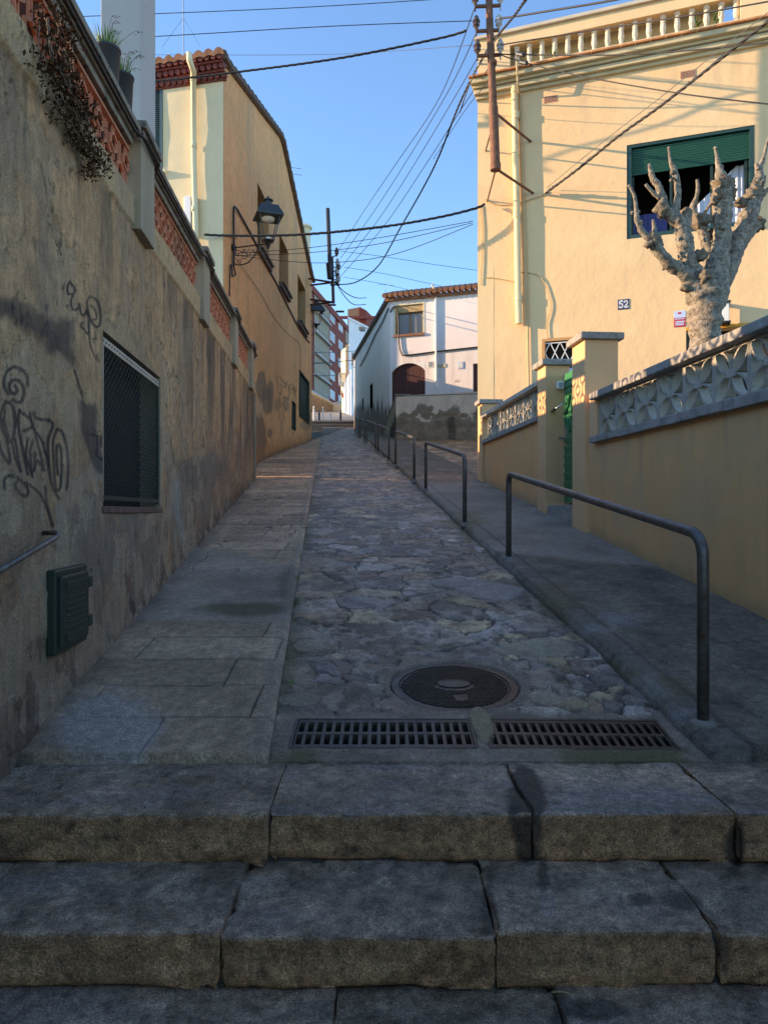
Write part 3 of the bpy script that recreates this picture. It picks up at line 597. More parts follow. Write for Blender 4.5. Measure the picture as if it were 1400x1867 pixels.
# ================================================================ left retaining wall
def lrock(z): return z
wl = thing('retaining_wall', LW(6, -.6), 'tall stained plaster retaining wall with graffiti and a terracotta lattice balustrade on top', 'wall')
ptop = lambda d: 2.20 + .045 * d          # top of the lattice panels
pbot = lambda d: 1.90 + .036 * d          # bottom of the lattice panels
ridge = lambda d: 1.72 + .033 * d
WIN = (4.13, 5.60, .03, 1.03); ZB = -2.6
strokes = []   # graffiti strokes in photo pixels: (width px, points)
zs = lambda pts: [(x / 3.89, 480 + y / 3.89) for x, y in pts]
for wpx, pts in [
    (3.0, [(500, 130), (480, 170), (490, 215), (525, 215), (530, 180), (500, 130)]), (3.0, [(520, 225), (505, 270), (515, 320), (550, 330), (565, 290), (575, 350), (600, 370), (620, 330), (630, 380)]),
    (3.4, [(640, 235), (620, 280), (640, 390), (680, 450), (710, 430), (712, 340), (690, 265), (640, 235)]), (2.6, [(645, 300), (670, 320), (690, 390), (665, 400)]), (2.6, [(590, 420), (572, 440), (600, 470), (630, 500), (632, 400), (640, 560), (665, 640), (688, 680), (690, 650)]), (2.2, [(655, 535), (680, 540)]),
    (4.6, [(60, 930), (30, 860), (50, 770), (120, 735), (190, 790), (200, 870)]), (4.6, [(110, 870), (125, 900), (100, 930), (70, 890), (80, 840), (130, 830), (175, 900), (150, 985), (90, 970)]),
    (4.6, [(45, 980), (90, 1010), (110, 1120), (95, 1240), (70, 1260), (20, 1180), (10, 1070), (45, 980)]), (3.2, [(40, 1040), (30, 1130), (60, 1220)]),
    (4.2, [(140, 1040), (135, 1160), (185, 1430), (200, 1500)]), (4.2, [(140, 1045), (220, 1110), (230, 1160), (170, 1190)]), (3.4, [(215, 1060), (240, 1170), (300, 1260), (350, 1440)]),
    (4.2, [(245, 1060), (260, 1100), (375, 1130), (345, 1250), (345, 1380), (370, 1570), (420, 1670)]), (3.6, [(110, 1250), (150, 1480)]), (3.6, [(200, 1240), (185, 1360), (235, 1520)]), (3.4, [(90, 1280), (110, 1380), (150, 1480)]),
    (3.6, [(235, 1260), (215, 1330), (230, 1500)]), (3.4, [(255, 1340), (245, 1470), (270, 1400), (315, 1475), (300, 1400), (245, 1170)]),
    (3.8, [(410, 1175), (380, 1260), (385, 1450), (400, 1600), (430, 1590), (440, 1400), (430, 1300), (405, 1300), (405, 1420), (415, 1500)]), (3.8, [(410, 1175), (450, 1210), (480, 1340), (485, 1500), (475, 1600)]),
    (4.0, [(0, 1270), (15, 1340), (70, 1420), (65, 1330), (50, 1260)]),
    (4.0, [(35, 1600), (35, 1530), (80, 1505), (150, 1540), (200, 1600), (190, 1650), (140, 1630), (110, 1570), (140, 1530)]), (3.0, [(180, 1550), (270, 1620), (320, 1700), (370, 1860)]), (3.0, [(320, 1580), (335, 1700), (380, 1867)]),
    (3.0, [(530, 760), (590, 950)]), (3.0, [(620, 1210), (720, 1230), (720, 1300)]), (3.2, [(690, 1240), (690, 1370), (740, 1400)])]: strokes.append((wpx, zs(pts)))
blobA = zs([(-60, 190), (60, 235), (130, 260), (200, 290), (270, 360), (330, 350), (400, 420), (440, 390), (480, 375), (530, 400), (522, 600), (548, 775), (515, 735), (480, 690), (400, 655), (320, 660), (305, 560), (220, 490), (190, 520), (120, 440), (40, 400), (-60, 400)])
blobB = zs([(550, 950), (600, 970), (670, 1010), (690, 1150), (725, 1250), (750, 1400), (745, 1500), (700, 1490), (670, 1400), (640, 1370), (600, 1230), (570, 1150)])
def lwcol(S, Z, V):
    px, py = photo(V); n1 = fbm(S * 1.7, Z * 1.7, 1, 5); n2 = fbm(S * 7, Z * 7, 2, 5); nv = fbm(S * 5, Z * .7, 3, 4)
    up = ss(-.02, .02, Z - ridge(S) + .05 * (n2 - .5))
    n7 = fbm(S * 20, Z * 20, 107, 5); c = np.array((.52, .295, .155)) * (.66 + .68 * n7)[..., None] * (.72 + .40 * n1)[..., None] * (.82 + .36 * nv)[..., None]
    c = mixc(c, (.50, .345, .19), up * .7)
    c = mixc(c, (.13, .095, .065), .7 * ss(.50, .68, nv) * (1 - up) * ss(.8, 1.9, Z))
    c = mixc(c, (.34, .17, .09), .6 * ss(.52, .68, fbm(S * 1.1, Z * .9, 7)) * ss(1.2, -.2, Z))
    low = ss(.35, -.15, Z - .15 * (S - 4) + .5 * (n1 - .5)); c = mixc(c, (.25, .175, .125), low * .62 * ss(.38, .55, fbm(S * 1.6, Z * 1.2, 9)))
    # named patches (photo pixels), edges roughened by noise
    def E(cx, cy, rx, ry, soft=.25, amp=.9): return ss(1 + soft / 2, 1 - soft / 2, np.hypot((px - cx) / rx, (py - cy) / ry) + amp * (n2 - .5) + .5 * (n1 - .5))
    def Lp(pl, w_, amp=1.): return ss(w_, w_ * .35, pdist(px, py, pl) + amp * w_ * (n2 - .5))
    c = mixc(c, (.42, .30, .20), .65 * Lp([(186, 850), (150, 880), (125, 900), (112, 960), (105, 1010)], 22))
    c = mixc(c, (.40, .34, .27), .6 * Lp([(112, 930), (108, 990)], 12)); c = mixc(c, (.42, .36, .30), .5 * Lp([(110, 1005), (112, 1030)], 10))
    c = mixc(c, (.23, .18, .135), .65 * E(172, 985, 46, 85)); c = mixc(c, (.25, .195, .145), .6 * E(255, 1010, 50, 95))
    c = mixc(c, (.14, .10, .075), .7 * E(365, 860, 40, 34, .1, .8) * ss(820, 850, py + 25 * (n2 - .5))); c = mixc(c, (.24, .18, .135), .6 * E(385, 890, 55, 60))
    c = mixc(c, (.40, .38, .33), .75 * Lp([(322, 880), (324, 930), (335, 985), (343, 1010)], 9, .6))
    c = mixc(c, (.20, .09, .06), .5 * Lp([(232, 1055), (240, 1100), (262, 1130), (250, 1160)], 11, 1.8))
    c = mixc(c, (.10, .07, .055), .5 * E(60, 1240, 45, 70)); c = mixc(c, (.33, .19, .10), .6 * E(50, 1000, 60, 120, .8))
    c = mixc(c, (.24, .13, .08), .6 * E(70, 520, 30, 160, .8) * ss(.4, .7, n2))
    c = mixc(c, (.36, .20, .10), .6 * ss(6.5, 9, S) * ss(.25, -.1, Z - .15 * (S - 6) + .3 * (n1 - .5)) * ss(.4, .6, n2 * .5 + n1 * .5))
    c = mixc(c, (.07, .06, .05), .75 * ss(.42, .6, fbm(S * 2.2, Z * .5, 15)) * ss(5.6, 7.5, S) * (1 - up) * ss(.2, 1.4, Z))
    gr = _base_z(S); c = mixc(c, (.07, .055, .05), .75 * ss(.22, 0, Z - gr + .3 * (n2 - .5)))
    c = mixc(c, (.33, .29, .25), .5 * ss(.62, .7, fbm(S * 5, Z * 9, 17)) * ss(.4, 0, Z - gr))
    ck = np.abs(fbm(S * 1.3, Z * .55, 33) - .5); c = mixc(c, (.03, .025, .02), .7 * ss(.006, .0015, ck) * ss(.45, .6, n1))
    # flaked skin: sharp-edged losses showing greyer undercoat, with a dark lower lip
    fl = fbm(S * 2.6, Z * 2.0, 171, 6) + .10 * ss(1.2, -.8, Z); fm = ss(.565, .575, fl); c = mixc(c, (.27, .215, .16), .35 * fm); c = mixc(c, (.09, .065, .045), .4 * ss(.553, .563, fl) * (1 - fm))
    fl2 = fbm(S * 4.5 + 7, Z * 3.5, 173, 6) + .12 * ss(.6, -1, Z); fm2 = ss(.60, .608, fl2); c = mixc(c, (.46, .34, .22), .5 * fm2 * ss(.9, .3, Z)); c = mixc(c, (.05, .04, .03), .7 * ss(.70, .72, fbm(S * 26, Z * 26, 175, 4)) * ss(.5, .65, n1))
    # spray paint
    far = ss(7, 6.2, S)
    pa = ss(9, -11, psigned(px, py, blobA) + 26 * (n2 - .5)); c = mixc(c, (.05, .04, .038), .85 * pa * far * (.65 + .5 * n2))
    c = mixc(c, (.02, .018, .018), .7 * ss(.5, .62, fbm(S * 34, Z * 22, 19)) * E(35, 565, 18, 30, .4)); pb = ss(4, -6, psigned(px, py, blobB) + 26 * (n2 - .5) + 10 * (n1 - .5)); c = mixc(c, (.065, .048, .045), .8 * pb * far)
    fade = .55 + .7 * n2
    for wpx, pts in strokes:
        sel = (np.abs(px - 100) < 130) & (py > 480) & (py < 980)
        d = np.full(px.shape, 99.); sm = [(p.x, p.y) for p in smooth_path([Vector((a, b, 0)) for a, b in pts], 4)] if len(pts) > 3 else pts
        d[sel] = pdist(px[sel], py[sel], sm)
        c = mixc(c, (.028, .024, .024), np.clip(fade, 0, 1) * ss(wpx * .95, wpx * .45, d) * .9)
    return c
def _base_z(S): return .15 * S - 1.42
def lwoff(S, Z):
    up = ss(-.008, .008, Z - ridge(S) + .02 * (fbm(S * 9, Z * 9, 5) - .5))
    px_, py_ = 700 + F * (-1.2375 / S - .085), 933.5 - F * Z / S
    o = .018 * up + .022 * (fbm(S * 1.2, Z * 1.2, 51) - .5) + .008 * (fbm(S * 6, Z * 6, 52) - .5)
    fl = fbm(S * 2.6, Z * 2.0, 171, 6) + .10 * ss(1.2, -.8, Z); o -= .006 * ss(.558, .575, fl); fl2 = fbm(S * 4.5 + 7, Z * 3.5, 173, 6) + .12 * ss(.6, -1, Z); o -= .004 * ss(.60, .608, fl2)
    edge = np.minimum.reduce([np.abs(S - WIN[0]), np.abs(S - WIN[1]), np.abs(Z - WIN[2]), np.abs(Z - WIN[3])]); o = np.where((S > WIN[0] - .01) & (S < WIN[1] + .01) & (Z > WIN[2] - .01) & (Z < WIN[3] + .01), 0, o * ss(0, .05, edge) if False else o)
    return o + .03 * ss(.12, 0, Z - _base_z(S)) * fbm(S * 5, Z * 5, 54)
Sg = [-7, -4, -2, 0, 1, 1.6, 2.0] + growing(2.3, 13.4, .0085, .0030)
Zg = list(np.linspace(ZB, -1.1, 12)) + list(np.arange(-1.1, 1.4, .0085)) + list(np.arange(1.4, 2.66, .012))
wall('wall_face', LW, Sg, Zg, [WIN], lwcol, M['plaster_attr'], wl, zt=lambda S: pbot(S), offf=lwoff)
mb = MB()                                                        # core behind the face
mb.fbox(LW, -7, WIN[0] - .02, ZB, 1.72, -.28, -.05); mb.fbox(LW, WIN[1] + .02, 13.38, ZB, 1.86, -.28, -.05); mb.fbox(LW, WIN[0] - .02, WIN[1] + .02, ZB, WIN[2] - .02, -.28, -.05); mb.fbox(LW, WIN[0] - .02, WIN[1] + .02, WIN[3] + .02, 1.80, -.28, -.05)
for i in range(14):
    a = -7 + i * 20.4 / 14; b = a + 20.4 / 14; q = [LW(a, 1.6, -.28), LW(b, 1.6, -.28), LW(b, 1.6, -.02), LW(a, 1.6, -.02), LW(a, pbot(a) - .005, -.28), LW(b, pbot(b) - .005, -.28), LW(b, pbot(b) - .005, -.0), LW(a, pbot(a) - .005, -.0)]
    mb.add(q, [(4, 5, 6, 7), (0, 1, 5, 4), (0, 3, 2, 1)])
mb.fbox(LW, 13.36, 13.405, ZB, pbot(13.4), -.28, .03)
mb.build('wall_core', M['pillar_l'], wl)
pillars = [(.9, 1.26), (4.78, 5.16), (7.34, 7.72), (9.95, 10.35), (12.35, 12.75)]
pans = [(-3.0, .86), (1.30, 4.74), (5.20, 7.30), (7.76, 9.91), (10.39, 12.31), (12.79, 13.36)]
for a, b in pillars:
    mb = MB(); zt_ = ptop(b) + .03
    mb.fbox(LW, a, b, ridge(a) - .02, zt_, -.24, .055)
    p = mb.build('pillar', M['pillar_l'], wl, bevel=.006)
    mb = MB(); mb.fbox(LW, a - .05, b + .05, zt_ + .035, zt_ + .085, -.3, .10); mb.fbox(LW, a - .02, b + .02, zt_, zt_ + .036, -.26, .075)
    mb.build('cap', M['coping_l'], p, bevel=.006)
for a, b in pans:
    mb = MB(); segs = max(1, int((b - a) / .5))
    for prof in [(-.30, .065, .045, .085), (-.26, .035, .012, .046), (-.24, .012, -.03, .013)]:
        o0_, o1_, h0, h1 = prof
        q = [LW(a, ptop(a) + h0, o0_), LW(b, ptop(b) + h0, o0_), LW(b, ptop(b) + h0, o1_), LW(a, ptop(a) + h0, o1_), LW(a, ptop(a) + h1, o0_), LW(b, ptop(b) + h1, o0_), LW(b, ptop(b) + h1, o1_), LW(a, ptop(a) + h1, o1_)]
        mb.add(q, [(0, 3, 2, 1), (4, 5, 6, 7), (0, 1, 5, 4), (1, 2, 6, 5), (2, 3, 7, 6), (3, 0, 4, 7)])
    mb.build('coping', M['coping_l'], wl, bevel=.005)
    # terracotta lattice: small elongated hexagons joined by thin upright pairs
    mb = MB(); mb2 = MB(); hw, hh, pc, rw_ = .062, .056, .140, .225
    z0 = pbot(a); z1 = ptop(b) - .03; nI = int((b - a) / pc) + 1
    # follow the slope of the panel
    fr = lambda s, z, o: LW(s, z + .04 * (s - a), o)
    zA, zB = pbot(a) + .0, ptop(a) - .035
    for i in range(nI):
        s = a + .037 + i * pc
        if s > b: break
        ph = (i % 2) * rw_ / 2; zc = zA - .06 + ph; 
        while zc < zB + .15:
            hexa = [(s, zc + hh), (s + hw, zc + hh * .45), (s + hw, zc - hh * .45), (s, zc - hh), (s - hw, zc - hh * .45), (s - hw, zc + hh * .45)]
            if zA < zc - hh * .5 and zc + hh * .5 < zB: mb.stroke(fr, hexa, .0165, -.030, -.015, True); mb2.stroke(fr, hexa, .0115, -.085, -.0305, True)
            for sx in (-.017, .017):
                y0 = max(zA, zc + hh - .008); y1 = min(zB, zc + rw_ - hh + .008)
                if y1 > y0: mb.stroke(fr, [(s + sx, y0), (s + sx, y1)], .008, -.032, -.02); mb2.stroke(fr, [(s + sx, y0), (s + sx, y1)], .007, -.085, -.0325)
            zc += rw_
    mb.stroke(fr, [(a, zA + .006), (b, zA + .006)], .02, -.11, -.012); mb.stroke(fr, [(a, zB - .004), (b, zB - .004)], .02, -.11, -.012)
    lp_ = mb.build('lattice_panel', M['terracotta'], wl); mb2.build('shaded_web', M['terracotta_shade'], lp_)  # web behind the rims is coloured as if in shade
# window with wire mesh
wn = MB(); reveal(wn, LW, *WIN, .0, .16); wo = wn.build('window', M['pillar_l'], wl, recalc=False)
mb = MB(); s0, s1, z0, z1 = WIN; e = .03
for q in ((s0 + .015, s1 - .015, z1 - .075, z1 - .03),): mb.fbox(LW, *q, -.02, -.008)
mb.fbox(LW, s0 + .012, s0 + .04, z0 + .03, z1 - .03, -.02, -.008)
mb.build('frame', M['pale_metal'], wo)
mb = MB()
for i in range(26): s = s0 + .03 + i * (s1 - s0 - .06) / 25; c_ = LW(s, z1 - .052, -.006); mb.lathe([(.004, -.004), (.004, .004)], c_, 6)
mb.fbox(LW, s0 + .02, s1 - .02, z0 + .04, z0 + .065, -.022, -.008); mb.fbox(LW, s1 - .035, s1 - .015, z0 + .03, z1 - .07, -.022, -.008)
mb.build('lower_bar', M['green_dark'], wo)
mb = MB(); hx = .034; rows_ = int((z1 - z0 - .14) / .026)
for r_ in range(rows_ + 1):
    z = z0 + .06 + r_ * .026; pl = []; nseg = int((s1 - s0 - .06) / hx)
    for i in range(nseg + 1): pl.append((s0 + .03 + i * hx, z + (.011 if (i + r_) % 2 else -.011)))
    mb.stroke(LW, pl, .0045, -.018, -.014)
mb.build('wire_mesh', M['mesh'], wo)
mb = MB(); mb.fbox(LW, s0, s1, z0, z1, -.17, -.155); mb.build('pane', M['void'], wo)
mb = MB(); mb.fbox(LW, s0 - .02, s1 + .02, z0 - .035, z0 + .004, -.15, .012); mb.build('sill', mat('worn_brick_sill', (.17, .075, .05), .9, var=.4, vs_=12, bump=.5), wo, bevel=.004)
# meter cabinet, pipe rail, dry vine, pots, column
mc = thing('meter_cabinet', LW(3.5, -.45), 'small dark green metal cabinet door low on the stained wall', 'meter cabinet')
mb = MB(); mb.fbox(LW, 3.30, 3.74, -.655, -.265, -.01, .035); mb.build('frame', M['green_dark'], mc, bevel=.008)
mb = MB(); mb.fbox(LW, 3.335, 3.715, -.625, -.295, .03, .052)
d_ = mb.build('door', M['green_dark'], mc, bevel=.008)
mb = MB()
for z in (-.345, -.585): mb.fbox(LW, 3.38, 3.67, z - .018, z + .018, .05, .060)
for i in range(7): mb.fbox(LW, 3.39, 3.66, -.545 + i * .028, -.538 + i * .028, .05, .057)
mb.build('louver_panel', M['green_dark'], d_, bevel=.002)
for z in (-.36, -.56): mb = MB(); mb.fbox(LW, 3.735, 3.80, z - .028, z + .028, .0, .045); mb.build('hinge', M['green_dark'], mc, bevel=.004)
hr = thing('wall_handrail', LW(3.1, -.1), 'dark steel pipe handrail fixed low on the graffiti wall', 'handrail')
q = lw(80, 976); e0 = LW(q[0], q[1] + .01, .0); e1 = LW(q[0] - .02, q[1] + .0, .075); e2 = LW(q[0] - 1.15, q[1] - .205, .075)
mb = MB(); mb.tube([LW(q[0] - .0, q[1] + .01, -.02), e1 + Vector((-.01, 0, .012)), e1 + (e2 - e1).normalized() * .03, e2], .0115, 10); mb.build('pipe', M['rail'], hr, smooth=True)
# hanging vine
vine = thing('hanging_vine', LW(3.7, 2.4, .05), 'dry brown creeper hanging through the terracotta lattice above the graffiti wall', 'vine')
rnd = random.Random(3); st = MB(); lf = MB()
def vpt(px, py, o): s, z = lw(px, py); return LW(s, z, o)
main = [[(85, 15), (95, 90), (100, 160), (118, 230), (140, 280), (148, 312)], [(60, 40), (75, 110), (110, 190), (130, 240), (150, 300)], [(110, 60), (115, 130), (125, 190), (140, 240)], [(50, 30), (52, 80), (46, 120), (60, 150), (75, 190), (100, 225)], [(95, 40), (110, 150), (125, 220), (160, 290), (165, 300)], [(100, 100), (130, 190), (150, 210)], [(75, 30), (90, 100), (85, 170), (100, 200), (120, 250)], [(45, 30), (58, 110), (80, 120)]]
for pl in main:
    for r_ in range(2):
        pts = smooth_path([vpt(x + rnd.uniform(-7, 7), y + rnd.uniform(-6, 6), rnd.uniform(.03, .09)) for x, y in pl], 5); st.tube(pts, .0022, 4)
        wgt = 10 if pl is not main[3] else 3
        for p in pts:
            for _ in range(wgt):
                q = p + Vector((rnd.gauss(0, .018), rnd.gauss(0, .032), rnd.gauss(0, .03))); sz = rnd.uniform(.005, .020)
                a = Vector((rnd.gauss(0, 1), rnd.gauss(0, 1), rnd.gauss(0, 1))).normalized(); b = a.orthogonal().normalized(); b = b.cross(a) * .6 + b * .5
                lf.add([q, q + a * sz + b * sz * .5, q + a * sz * 1.8, q + a * sz - b * sz * .5], [(0, 1, 2, 3)])
for cx, cy, n_ in [(140, 312, 70), (112, 250, 45), (42, 115, 22), (130, 205, 100), (138, 265, 70), (160, 285, 12), (58, 130, 8), (78, 178, 10)]:
    for _ in range(n_):
        q = vpt(cx + rnd.gauss(0, 6), cy + rnd.gauss(0, 8), rnd.uniform(.02, .10)); sz = rnd.uniform(.007, .016); a = Vector((rnd.gauss(0, 1), rnd.gauss(0, 1), rnd.gauss(0, 1))).normalized(); b = a.orthogonal().normalized()
        lf.add([q, q + a * sz + b * sz * .5, q + a * sz * 1.8, q + a * sz - b * sz * .5], [(0, 1, 2, 3)])
st.build('stem', M['twig'], vine, recalc=False); lf.build('leaves', M['leaf_dry'], vine, recalc=False)
# white column on the terrace
col = thing('white_column', P(220, 300, 6.3), 'plain square grey-white column rising behind the balustrade beside two black flowerpots', 'column')
mb = MB(); a = P(184, 0, 6.2).x; b = P(256, 0, 6.2).x; mb.box((a, 6.2, 1.5), (b - a, .0, 0), (.0, .42, 0), (0, 0, 4.6)); mb.build('shaft', M['grey_white'], col, bevel=.008)
mb = MB(); mb.box((a - .04, 6.16, 6.1), (b - a + .08, 0, 0), (0, .5, 0), (0, 0, .12)); mb.build('capital', M['grey_white'], col)
# flowerpots
def leafblade(mb, p, dirv, L, w_, bend):
    side = dirv.cross(Vector((0, 0, 1))); side = side.normalized() if side.length > .01 else Vector((1, 0, 0)); pr = None
    for i in range(5):
        t = i / 4; c_ = p + dirv * L * t + Vector((0, 0, -bend * L * t * t)); ww = w_ * (1 - t) + .0005
        cur = (c_ - side * ww, c_ + side * ww)
        if pr: mb.quad(pr[0], pr[1], cur[1], cur[0])
        pr = cur
for (cx, py, d, lab, sd) in [(196, 100, 4.62, 'black plastic flowerpot full of green spiky leaves on the balustrade coping', 1), (222, 150, 4.98, 'black plastic flowerpot with drooping flower stalks, the pot nearer the white column', 2)]:
    top = P(cx, py - 10, d); zb = ptop(d) + .088; base = Vector((LW(d, 0, -.17).x, d, zb)); base.x = top.x
    hgt = max(.17, top.z - zb)
    t = thing('flowerpot', base, lab, 'flowerpot', 'flowerpots on the balustrade')
    mb = MB(); mb.lathe([(.058, 0), (.078, hgt - .015), (.084, hgt - .012), (.085, hgt), (.079, hgt + .001), (.076, hgt - .02), (.0, hgt - .022)], base, 28, False); mb.build('pot', M['pot'], t, smooth=True)
    rnd = random.Random(sd); mb = MB()
    for i in range(130 if sd == 1 else 80):
        a = rnd.uniform(0, 6.28); r_ = rnd.uniform(0, .06); dv = Vector((math.cos(a) * rnd.uniform(.1, .5), math.sin(a) * rnd.uniform(.1, .5), 1)).normalized()
        leafblade(mb, base + Vector((math.cos(a) * r_, math.sin(a) * r_, hgt - .02)), dv, rnd.uniform(.08, .19), .005, rnd.uniform(0, .4))
    mb.build('leaves', M['leaf'], t, recalc=False)
    mb = MB()
    for i in range(9 if sd == 2 else 5):
        a = rnd.uniform(-.9, .9); L = rnd.uniform(.12, .23); b0 = base + Vector((rnd.uniform(-.03, .03), 0, hgt - .02)); dx = Vector((math.sin(a) * .6 + .35, rnd.uniform(-.3, .3), .9)).normalized()
        pts = [b0, b0 + dx * L * .5, b0 + dx * L + Vector((.015, 0, 0)), b0 + dx * L + Vector((.05, 0, -.012))]; mb.tube(smooth_path(pts, 4), .0012, 4)
        for _ in range(6): q = pts[-1] + Vector((rnd.uniform(-.04, .008), rnd.uniform(-.01, .01), rnd.uniform(-.006, .012))); leafblade(mb, q, Vector((rnd.uniform(-1, 1), 0, rnd.uniform(-.6, .8))).normalized(), .014, .003, .3)
    mb.build('flower_stalk', M['leaf_dry'], t, recalc=False)
# cable clipped under the coping
tag(MB.build((lambda m_: (m_.tube([LW(d, ptop(d) + .03 + (.0 if not any(a - .05 < d < b + .05 for a, b in pillars) else -.01), .045 if not any(a - .06 < d < b + .06 for a, b in pillars) else .09) for d in np.arange(1.3, 13.3, .12)], .011, 6), m_)[1])(MB()), 'wall_cable', M['cable'], smooth=True), 'black cable clipped along under the coping of the terracotta balustrade', 'cable')
# terrace behind the wall
tag(grid_mesh('terrace', np.array([[[-9, -7, 1.55], [-9, 14.3, 2.1]], [[-.75, -7, 1.55], [-2.55, 14.3, 2.1]]], float), np.ones((1, 1), bool), None, M['concrete']), kind='structure')

# ================================================================ tan house on the left
th = thing('tan_house', (-3.1, 14.2, .7), 'tan two-storey house with cream end wall, red tiled eaves and a stained street wall', 'house')
D0, D1 = 14.2, 27.5; EZ0, RZ, DR = 8.75, 10.62, 20.7
zroof = lambda S: EZ0 + (RZ - EZ0) * np.clip(1 - np.abs(S - DR) / (DR - D0), 0, 1)
wins = []
for (xa, ya, xb, yb) in [(468.7, 333, 489, 452), (509, 426, 524.5, 515), (542.5, 500, 556, 590)]:
    s0, z1 = tl(xa, ya); s1, _ = tl(xb, ya); z0 = tl(xa, {333: 449, 426: 514, 500: 584}[ya])[1]; wins.append([s0, s1, z0, z1])
s0, z1 = tl(545.5, 674); s1, _ = tl(562.5, 700); z0 = tl(549, 762)[1]; big = [s0, s1, z0, z1]
s0, z1 = tl(533, 731); s1, _ = tl(538.5, 734); z0 = tl(535, 783)[1]; vent = [s0, s1, z0, z1]
gstr = [(w_, [(460 + x / 11.67, 660 + y / 11.67) for x, y in pl]) for w_, pl in [
    (1.0, [(530, 290), (535, 420), (550, 600), (600, 700)]), (1.0, [(525, 320), (620, 345), (625, 420)]), (1.0, [(600, 460), (585, 500), (640, 500), (620, 600), (600, 700), (590, 850), (600, 960)]), (1.0, [(570, 800), (640, 900), (600, 970)]),
    (1.0, [(665, 380), (680, 560)]), (1.0, [(665, 400), (700, 450), (710, 560)]), (1.0, [(720, 420), (725, 570)]), (1.0, [(755, 390), (740, 480), (775, 520), (765, 600)]), (1.2, [(665, 740), (775, 800)]), (.9, [(780, 510), (775, 800)]),
    (1.0, [(800, 460), (810, 680)]), (1.0, [(800, 460), (845, 490)]), (1.0, [(805, 560), (840, 580)]), (1.0, [(850, 500), (870, 680)]), (1.0, [(870, 520), (885, 600), (895, 530), (900, 710)]), (1.0, [(915, 540), (920, 740)]), (1.0, [(915, 540), (945, 570), (925, 640)]), (1.4, [(930, 760), (938, 765)]),
    (.9, [(575, 1000), (570, 1180), (635, 1340), (670, 1230), (665, 750)]), (1.2, [(710, 960), (725, 1050)]), (.9, [(560, 700), (575, 1000)])]]
def tlcol(S, Z, V):
    px, py = photo(V); n1 = fbm(S * .8, Z * .8, 61, 5); n2 = fbm(S * 4, Z * 4, 62, 5); nv = fbm(S * 2.2, Z * .25, 63)
    c = np.array((.82, .41, .185)) * (.86 + .28 * n1)[..., None] * (.86 + .28 * nv)[..., None]
    c = mixc(c, (.38, .27, .17), .5 * ss(.55, .7, nv) * ss(5, 9.5, Z))
    def E(cx, cy, rx, ry, soft=.2, amp=.5): return ss(1 + soft / 2, 1 - soft / 2, np.hypot((px - cx) / rx, (py - cy) / ry) + amp * (n2 - .5))
    g = (.20, .16, .11)
    c = mixc(c, g, .75 * E(477, 706, 9.5, 31)); c = mixc(c, g, .7 * E(493, 722, 6.5, 32)); c = mixc(c, g, .7 * E(486, 730, 9, 26, .3)); c = mixc(c, (.22, .17, .11), .5 * E(522, 735, 5, 14)); c = mixc(c, (.24, .18, .12), .5 * E(504, 738, 4, 12))
    c = mixc(c, (.58, .38, .24), .7 * E(473, 750, 7, 22)); c = mixc(c, (.18, .12, .08), .75 * E(472, 800, 14, 42, .3, .9)); c = mixc(c, (.19, .14, .09), .7 * E(492, 790, 5, 9, .3, .9)); c = mixc(c, (.26, .20, .13), .6 * E(559, 775, 11, 10, .5, .8)); c = mixc(c, (.24, .18, .11), .6 * E(567, 762, 3, 14, .5, .8))
    h = Z - _base_z(S); c = mixc(c, (.48, .20, .07), .7 * ss(.55, .05, h + .5 * (n2 - .5))); c = mixc(c, (.12, .08, .05), .6 * ss(.16, .0, h + .15 * (n2 - .5)))
    c = mixc(c, (.30, .2, .12), .4 * ss(.54, .66, n2) * ss(1.6, .4, h))
    for q in wins + [big]: c = mixc(c, (.30, .21, .13), .35 * ss(.5, 0, np.abs(S - (q[0] + q[1]) / 2) - (q[1] - q[0]) / 2) * ss(1.6, 0, q[2] - Z) * (Z < q[2]) * ss(.4, .6, nv))
    for wpx, pts in gstr:
        sel = (px > 500) & (px < 545) & (py > 680) & (py < 780); d = np.full(px.shape, 99.); d[sel] = pdist(px[sel], py[sel], pts); c = mixc(c, (.07, .05, .04), .85 * ss(.62 * wpx, .28 * wpx, d))
    return c
Sg = growing(D0, 18.0, .03, .0022) + growing(18.0, D1, .02, .0013); Zg = list(np.arange(-.2, 4.3, .028)) + list(np.arange(4.3, 11, .08))
wall('street_wall', TL, Sg, Zg, wins + [big, vent], tlcol, M['plaster_attr'], th, zt=zroof, offf=lambda S, Z: .05 * (fbm(S * .35, Z * .4, 71) - .5) + .012 * (fbm(S * 1.5, Z * 1.5, 72) - .5) + .28 * ss(2.2, 0, Z - _base_z(S)) * ss(18.5, 15.2, S))
for q in wins:
    mb = MB(); reveal(mb, TL, *q, .02, .24); wo = mb.build('window', M['reveal_orange'], th, recalc=False)
    mb = MB(); mb.fbox(TL, q[0], q[1], q[2], q[3], -.26, -.22); mb.build('shutter', M['green_dark'], wo)
    mb = MB(); mb.fbox(TL, q[0] - .06, q[1] + .06, q[2] - .14, q[2] - .04, -.2, .10); mb.fbox(TL, q[0] - .03, q[1] + .03, q[2] - .04, q[2] + .01, -.2, .16); mb.build('sill', M['dark_tile'], wo, bevel=.01)
